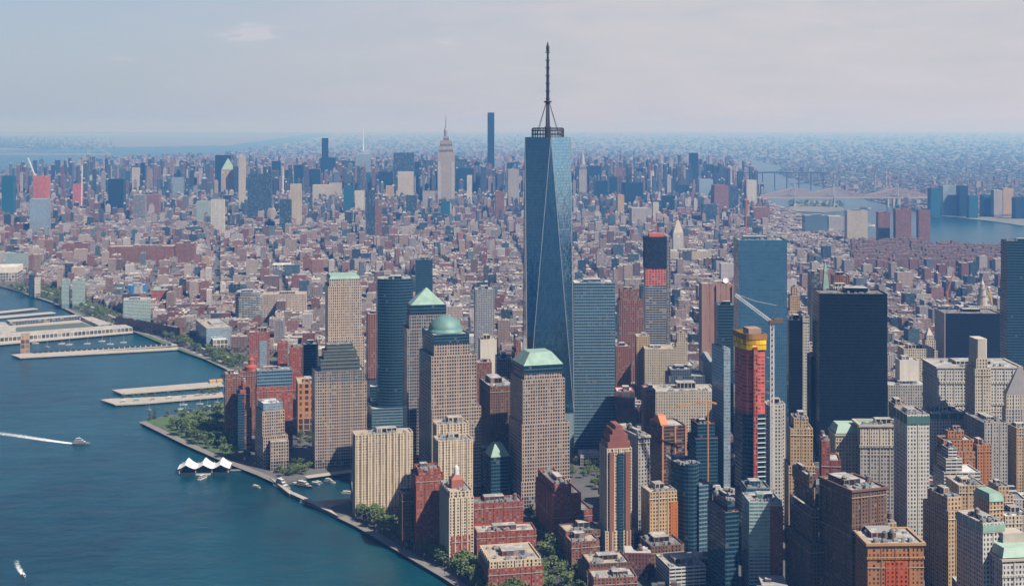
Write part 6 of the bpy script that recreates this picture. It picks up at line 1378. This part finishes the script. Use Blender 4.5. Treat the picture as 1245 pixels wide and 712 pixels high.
lots(((-1100, 1300), (2150, 3350), lambda x, y: ok(x, y)), R(4), 60, 130, 14, 22, (12, 40), 2)
lots(((-1700, 300), (3350, 5400), lambda x, y: ok(x, y) and x < -120), R(12), 56, 150, 14, 24, (10, 42), 3)
lots(((-150, 2300), (3350, 5400), lambda x, y: ok(x, y) and x >= -120), R(2), 58, 170, 15, 26, (10, 42), 4)
lots(((-2600, 2400), (5400, 10200), lambda x, y: ok(x, y)), R(5.9), 60, 240, 18, 30, (17, 42), 5)
lots(((-5200, 2600), (10200, 19000), lambda x, y: ok(x, y) and not (-1500 < x < -600 and 10400 < y < 13500)), R(5.9), 64, 240, 30, 40, (30, 70), 6)
# slab housing estate in rows near the far river
g = random.Random(31)
for j in range(9):
    for i in range(24):
        py = 304 + j * 3.6; px = 1040 + i * 9.8 + (j % 2) * 4
        x, y = gp(px, py)
        if in_poly(x, y, MANH) and free(x, y, 18, 10, 0): LOTS.append((x + g.uniform(-6, 6), y, R(3), g.uniform(18, 30), 16, g.uniform(36, 44), 2 if g.random() < .8 else 8, 4 if g.random() < .6 else 1, .1))
# ---- which lots show largest in the photograph: paint rectangles far to near and count what stays visible
Hh, Ww = 712, 1245
buf = np.full((Hh, Ww), -1, np.int32); items = []
for i, (x, y, th, w, d, h, a_, b_, e_) in enumerate(LOTS):
    pw = (w * abs(math.cos(th)) + d * abs(math.sin(th))) * F / y / 2; px, pb = px_of(x, y - d / 2); pt = HY + (EYE - h) * F / (y - d / 2) - d * .15 * F * (EYE - h) / y / y
    items.append((y, i, px - pw, pt, px + pw, pb))
for k_, (x0, yt, x1, yb, Yb_) in enumerate(RECTS): items.append((Yb_, -2, x0, yt, x1, yb))
items.sort(key=lambda q: -q[0])
for y, i, x0, yt, x1, yb in items: buf[max(0, int(round(yt))):max(0, int(round(yb))), max(0, int(round(x0))):max(0, int(round(x1)))] = i
cnt = np.bincount(buf[buf >= 0].ravel(), minlength=len(LOTS))
big = set(int(i) for i in np.argsort(-cnt)[:285] if cnt[i] > 3)
def lot_geo(mbw, mbr, lot, ox, oy, rot, full):
    x, y, th, w, d, h, wi, ri, e = lot
    th2 = th if rot else 0; c, s = math.cos(th2), math.sin(th2)
    def P(px_, py_): return (ox + px_ * c - py_ * s, oy + px_ * s + py_ * c)
    jit = .82 + .36 * ((e * 7.31) % 1); wc = tuple(min(.7, q * jit) for q in WALLS[wi]); rc = tuple(q * (.85 + .3 * ((e * 3.7) % 1)) for q in ROOFS[ri])
    tower = h > 60
    if (tower and e > (.34 if h > 110 else .52)) or (h > 27 and e > .80): wc = ((.02, .055, .085), (.05, .10, .14), (.012, .035, .06), (.12, .16, .20), (.07, .07, .09))[int(e * 97) % 5]
    base = h * (.25 + .3 * ((e * 5.1) % 1)) if tower else h
    pr = [P(-w / 2, -d / 2), P(w / 2, -d / 2), P(w / 2, d / 2), P(-w / 2, d / 2)]
    if not tower and e > .55 and w > 13:     # a light well cut into the rear
        q = .22 * w; pr = [P(-w / 2, -d / 2), P(w / 2, -d / 2), P(w / 2, d / 2), P(q, d / 2), P(q * .7, d * .05), P(-q * .7, d * .05), P(-q, d / 2), P(-w / 2, d / 2)]
    mbw.walls(pr, 0, base, 3.0, 3.4, col=wc)
    mbr_cap(mbr, pr, base, rc)
    if tower:
        k = .5 + .35 * ((e * 11.3) % 1); tp = [P(-w / 2 * k, -d / 2 * k), P(w / 2 * k, -d / 2 * k), P(w / 2 * k, d / 2 * k), P(-w / 2 * k, d / 2 * k)]
        if w > 30: pass
        mbw.walls(tp, base, h, 3.0, 3.6, col=wc); mbr.cap(tp, h, 0, rc)
        k *= .55; tp = [P(-w / 2 * k, -d / 2 * k), P(w / 2 * k, -d / 2 * k), P(w / 2 * k, d / 2 * k), P(-w / 2 * k, d / 2 * k)]
        mbw.walls(tp, h, h + 6, 30, 30, col=rc, plain=True); mbr.cap(tp, h + 6, 0, rc)
    return P, wc, rc, base
def mbr_cap(mbr, pr, z, rc):
    if len(pr) == 8:
        for q in ((0, 1, 4, 5), (1, 2, 3, 4), (0, 5, 6, 7)): mbr.face([(*pr[i], z) for i in q], 0, None, rc)
    else: mbr.cap(pr, z, 0, rc)
sw = MB(); sw.weld = False; sr = MB(); sr.weld = False
# both walls and roofs of the uncounted rest go into one mesh: walls slot 0, roofs slot 1
class Slot:
    def __init__(s, mb, m): s.mb = mb; s.mm = m
    def cap(s, poly, z, m=0, col=None): s.mb.cap(poly, z, s.mm, col)
    def face(s, pts, m=0, uv=None, col=None): s.mb.face(pts, s.mm, uv, col)
slot = Slot(sw, 1)
SEEN = {}
def near_label(px, py):
    bd, bl = 1e9, None
    for lx, ly, ph in LAND:
        d = (lx - px) ** 2 + 2.0 * (ly - py) ** 2
        if d < bd: bd, bl = d, (lx, ly, ph)
    lx, ly, ph = bl; dx, dy = px - lx, py - ly
    rel = ('left of' if dx < 0 else 'right of') if abs(dx) > abs(dy) * 1.0 else ('beyond' if dy < 0 else 'in front of')
    return rel, ph, bd
pend = []
for i, lot in enumerate(LOTS):
    if i in big: pend.append((i, lot)); continue
    x, y, th, w, d, h, wi, ri, e = lot
    P, wc, rc, base = lot_geo(sw, slot, lot, x, y, True, False)
    if y < 9000 and h <= 60:
        n = 1 + int(e * 10) % 3 if y < 5500 else 1
        for q in range(n):
            ux = (((e * 13.7 + q * .37) % 1) - .5) * w * .7; uy = (((e * 29.3 + q * .61) % 1) - .6) * d * .5; bs = 1.2 + 2.2 * ((e * 41.1 + q * .3) % 1)
            pr = [P(ux - bs, uy - bs), P(ux + bs, uy - bs), P(ux + bs, uy + bs), P(ux - bs, uy + bs)]; hz = base + 2 + 2.5 * ((e * 17 + q * .2) % 1)
            cc_ = rc if q else wc
            sw.walls(pr, base, hz, plain=True, col=cc_); sw.cap(pr, hz, 1, rc)
o = sw.obj('distant_city_buildings', [CITYF, CITYR]); tag(o, 'mass of small city buildings running to the skyline', kind='stuff')
groups = {}
for i, lot in pend:
    x, y, th, w, d, h, wi, ri, e = lot; px, py = px_of(x, y); py -= h * .5 * F / y
    rel, ph, bd = near_label(px, py); groups.setdefault((rel, ph, wi, ri), []).append((bd, i, lot))
ORD = ['nearest', 'second nearest', 'third nearest', 'fourth nearest', 'fifth nearest', 'sixth nearest', 'seventh nearest', 'eighth nearest', 'ninth nearest', 'tenth nearest', 'farthest']
for (rel, ph, wi, ri), lst in groups.items():
    lst.sort()
    for k_, (bd, i, lot) in enumerate(lst):
        x, y, th, w, d, h, wi, ri, e = lot
        size = 'low' if h < 19 else ('mid rise' if h < 36 else 'tall')
        lab = '%s %s block, %s, %s%s %s' % (size, WNAME[wi], RNAME[ri], (ORD[min(k_, 10)] + ' ') if len(lst) > 1 else '', rel, ph)
        if len(lab.split()) > 16: lab = lab.replace('mid rise ', '')
        if len(lab.split()) > 16: lab = lab.replace(' tar roof', ' roof')
        if len(lab.split()) > 16: lab = lab.replace(', ' + RNAME[ri] + ',', ',')
        t = thing('brick_building' if wi in (0, 1, 2, 3, 8) else 'stone_building', lab, 'building', (x, y, 0), th, 'mid height city buildings')
        mw_ = MB(); mr_ = MB(); P, wc, rc, base = lot_geo(mw_, mr_, (0, 0, 0, w, d, h, wi, ri, e), 0, 0, False, True)
        mw_.obj('walls', [CITYF], t); ro = mr_.obj('roof', [CITYR], t)
        if h <= 60:
            mb = MB(); q = rect(-w / 2, -d / 2, w / 2, d / 2)      # parapet along the street front
            mb.box(-w / 2 - .15, -d / 2 - .15, base - .3, w / 2 + .15, -d / 2 + .3, base + 1.0, 0, True, tuple(min(.65, v_ * 1.1) for v_ in wc)); mb.obj('parapet', [CITYR], t)
            g = random.Random(i); n = 1 + int(w * d > 350) + int(w * d > 700)
            for q in range(n):
                bs = g.uniform(1.3, 3.2); ux, uy = g.uniform(-.36, .36) * w, g.uniform(-.36, -.02) * d; mb = MB(); mb.box(ux - bs, uy - bs * .8, base, ux + bs, uy + bs * .8, base + g.uniform(2, 4.5), 0, False, wc if q == 0 else (.5, .5, .49)); mb.obj('bulkhead' if q == 0 else 'ventilation_unit', [CITYR], t)
            if e > .62 and h > 16 and y < 3600: tank(t, g.uniform(-.3, .3) * w, g.uniform(-.3, 0) * d, base, .9)
# ------------------------------------------------------------------ outer boroughs: low sprawl to the horizon
g = random.Random(77); mb = MB(); mb.weld = False
EDGE = queens
for _ in range(30000):
    py = 160 + 100 * g.random() ** 1.25; Y = depth(py); px = g.uniform(-10, 1260); x = at(px, Y)
    if not in_poly(x, Y, EDGE): continue
    if 1040 < px < 1130 and 196 < py < 200.5: continue
    if Y > 30000 or not free(x, Y, 20, 20, 0): continue
    if Y > 13000 and g.random() < min(.7, (Y - 9000) / 20000): continue
    left = px < 330; sc = min(1.7, max(1, Y / 9000))
    w = g.uniform(9, 34) * sc; d = g.uniform(10, 26) * sc; h = g.uniform(6, 14)
    if g.random() < .06: h = g.uniform(18, 55); w = min(w, 40)
    if left and g.random() < .25: h = g.uniform(20, 60)
    if g.random() < .05: w *= 2.6; d *= 1.8; h = g.uniform(8, 14)
    if 1120 < px < 1260 and 255 < py < 268: h = g.uniform(8, 25)
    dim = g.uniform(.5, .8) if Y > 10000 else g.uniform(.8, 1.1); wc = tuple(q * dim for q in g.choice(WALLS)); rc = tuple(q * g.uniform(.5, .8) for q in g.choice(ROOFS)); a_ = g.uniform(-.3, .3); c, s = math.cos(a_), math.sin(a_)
    pr = [(x + u_ * c - v_ * s, Y + u_ * s + v_ * c) for u_, v_ in ((-w / 2, -d / 2), (w / 2, -d / 2), (w / 2, d / 2), (-w / 2, d / 2))]
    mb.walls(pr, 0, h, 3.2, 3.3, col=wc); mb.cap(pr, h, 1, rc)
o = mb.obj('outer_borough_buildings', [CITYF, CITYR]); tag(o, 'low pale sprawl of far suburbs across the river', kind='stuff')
# ------------------------------------------------------------------ far woodland and street trees read as one mass
g = random.Random(5); mb = MB(); mb.weld = False
def clump(x, y, r, h):
    n = 7
    for k in range(n):
        a_ = g.uniform(0, 6.28); q = r * g.uniform(0, .6); cx, cy, cz = x + q * math.cos(a_), y + q * math.sin(a_), h * g.uniform(.35, .75); s_ = r * g.uniform(.3, .55)
        p = [Vector((g.gauss(0, 1), g.gauss(0, 1), g.gauss(0, 1))).normalized() * s_ + Vector((cx, cy, cz)) for _ in range(4)]
        for i, j, k2 in ((0, 1, 2), (0, 2, 3), (0, 3, 1), (1, 3, 2)): mb.face([tuple(p[i]), tuple(p[j]), tuple(p[k2])])
cell = set((int(l[0] // 12), int(l[1] // 12)) for l in LOTS)
k_ = 0
for _ in range(60000):
    if k_ > 4200: break
    py = g.uniform(272, 500); px = g.uniform(-10, 1260); x, y = gp(px, py)
    if not in_poly(x, y, MANH) or (int(x // 12), int(y // 12)) in cell or riverw(x, y) or not clear_of(x, y, 3): continue
    clump(x, y, g.uniform(3.5, 6), g.uniform(7, 12)); k_ += 1
for _ in range(900):
    q = rnd.random() * (len(HWY) - 1); i = int(q); a_ = highway[i].lerp(highway[i + 1], q - i); d_ = (highway[i + 1] - highway[i]).normalized(); off = g.choice((-1, 1)) * g.uniform(20, 31)
    x, y = a_.x - d_.y * off, a_.y + d_.x * off
    if in_poly(x, y, MANH) and clear_of(x, y, 2): clump(x, y, g.uniform(3.5, 5.5), g.uniform(7, 11))
for _ in range(420):
    x, y = gp(g.uniform(-10, 110), g.uniform(338, 372)); 
    if in_poly(x, y, MANH) and clear_of(x, y, 3) and not near_hwy(x, y, 16) and near_hwy(x, y, 75): clump(x, y, g.uniform(4.5, 7), g.uniform(9, 13))
o = mb.obj('street_trees', LEAF[0]); tag(o, 'green street trees and back yards between the low buildings', kind='stuff')
mb = MB(); mb.weld = False; k_ = 0
for _ in range(30000):
    if k_ > 6000: break
    py = 162 + 90 * g.random(); Y = depth(py); px = g.uniform(-10, 1260); x = at(px, Y)
    if not in_poly(x, Y, queens) and not (960 < px < 1028 and 245 < py < 257): continue
    sc = min(5, max(1, Y / 8000)); clump(x, Y, g.uniform(8, 20) * sc, g.uniform(9, 15)); k_ += 1
for _ in range(1500):
    px = g.triangular(-40, 150, -40); py = g.uniform(166, 181); Y = depth(py); clump(at(px, Y), Y, g.uniform(30, 60), g.uniform(10, 35))
for _ in range(300):
    px = g.uniform(105, 160); py = g.uniform(188.5, 194); Y = depth(py)
    if in_poly(at(px, Y), Y, MANH): clump(at(px, Y), Y, 50, g.uniform(20, 45))
o = mb.obj('far_woodland', leafmat('leaf_far_green', (.03, .06, .025), (.055, .09, .035))); tag(o, 'dark green woodland patches beyond the rivers', kind='stuff')
# ------------------------------------------------------------------ haze: the summer air
mh = bpy.data.materials.new('summer_haze'); mh.use_nodes = True; nt = mh.node_tree
for n in list(nt.nodes): nt.nodes.remove(n)
o_ = nt.nodes.new('ShaderNodeOutputMaterial'); pv = nt.nodes.new('ShaderNodeVolumePrincipled')
pv.inputs['Color'].default_value = (.078, .225, .52, 1); pv.inputs['Absorption Color'].default_value = (.87, .68, .30, 1); pv.inputs['Density'].default_value = 9.4e-5; pv.inputs['Anisotropy'].default_value = .15
nt.links.new(pv.outputs[0], o_.inputs['Volume'])
mb = MB(); S_ = 72000
mb.box(-S_, -9000, -6, S_, 100000, 620, 0, True); h_ = mb.obj('haze', mh); tag(h_, kind='stuff')
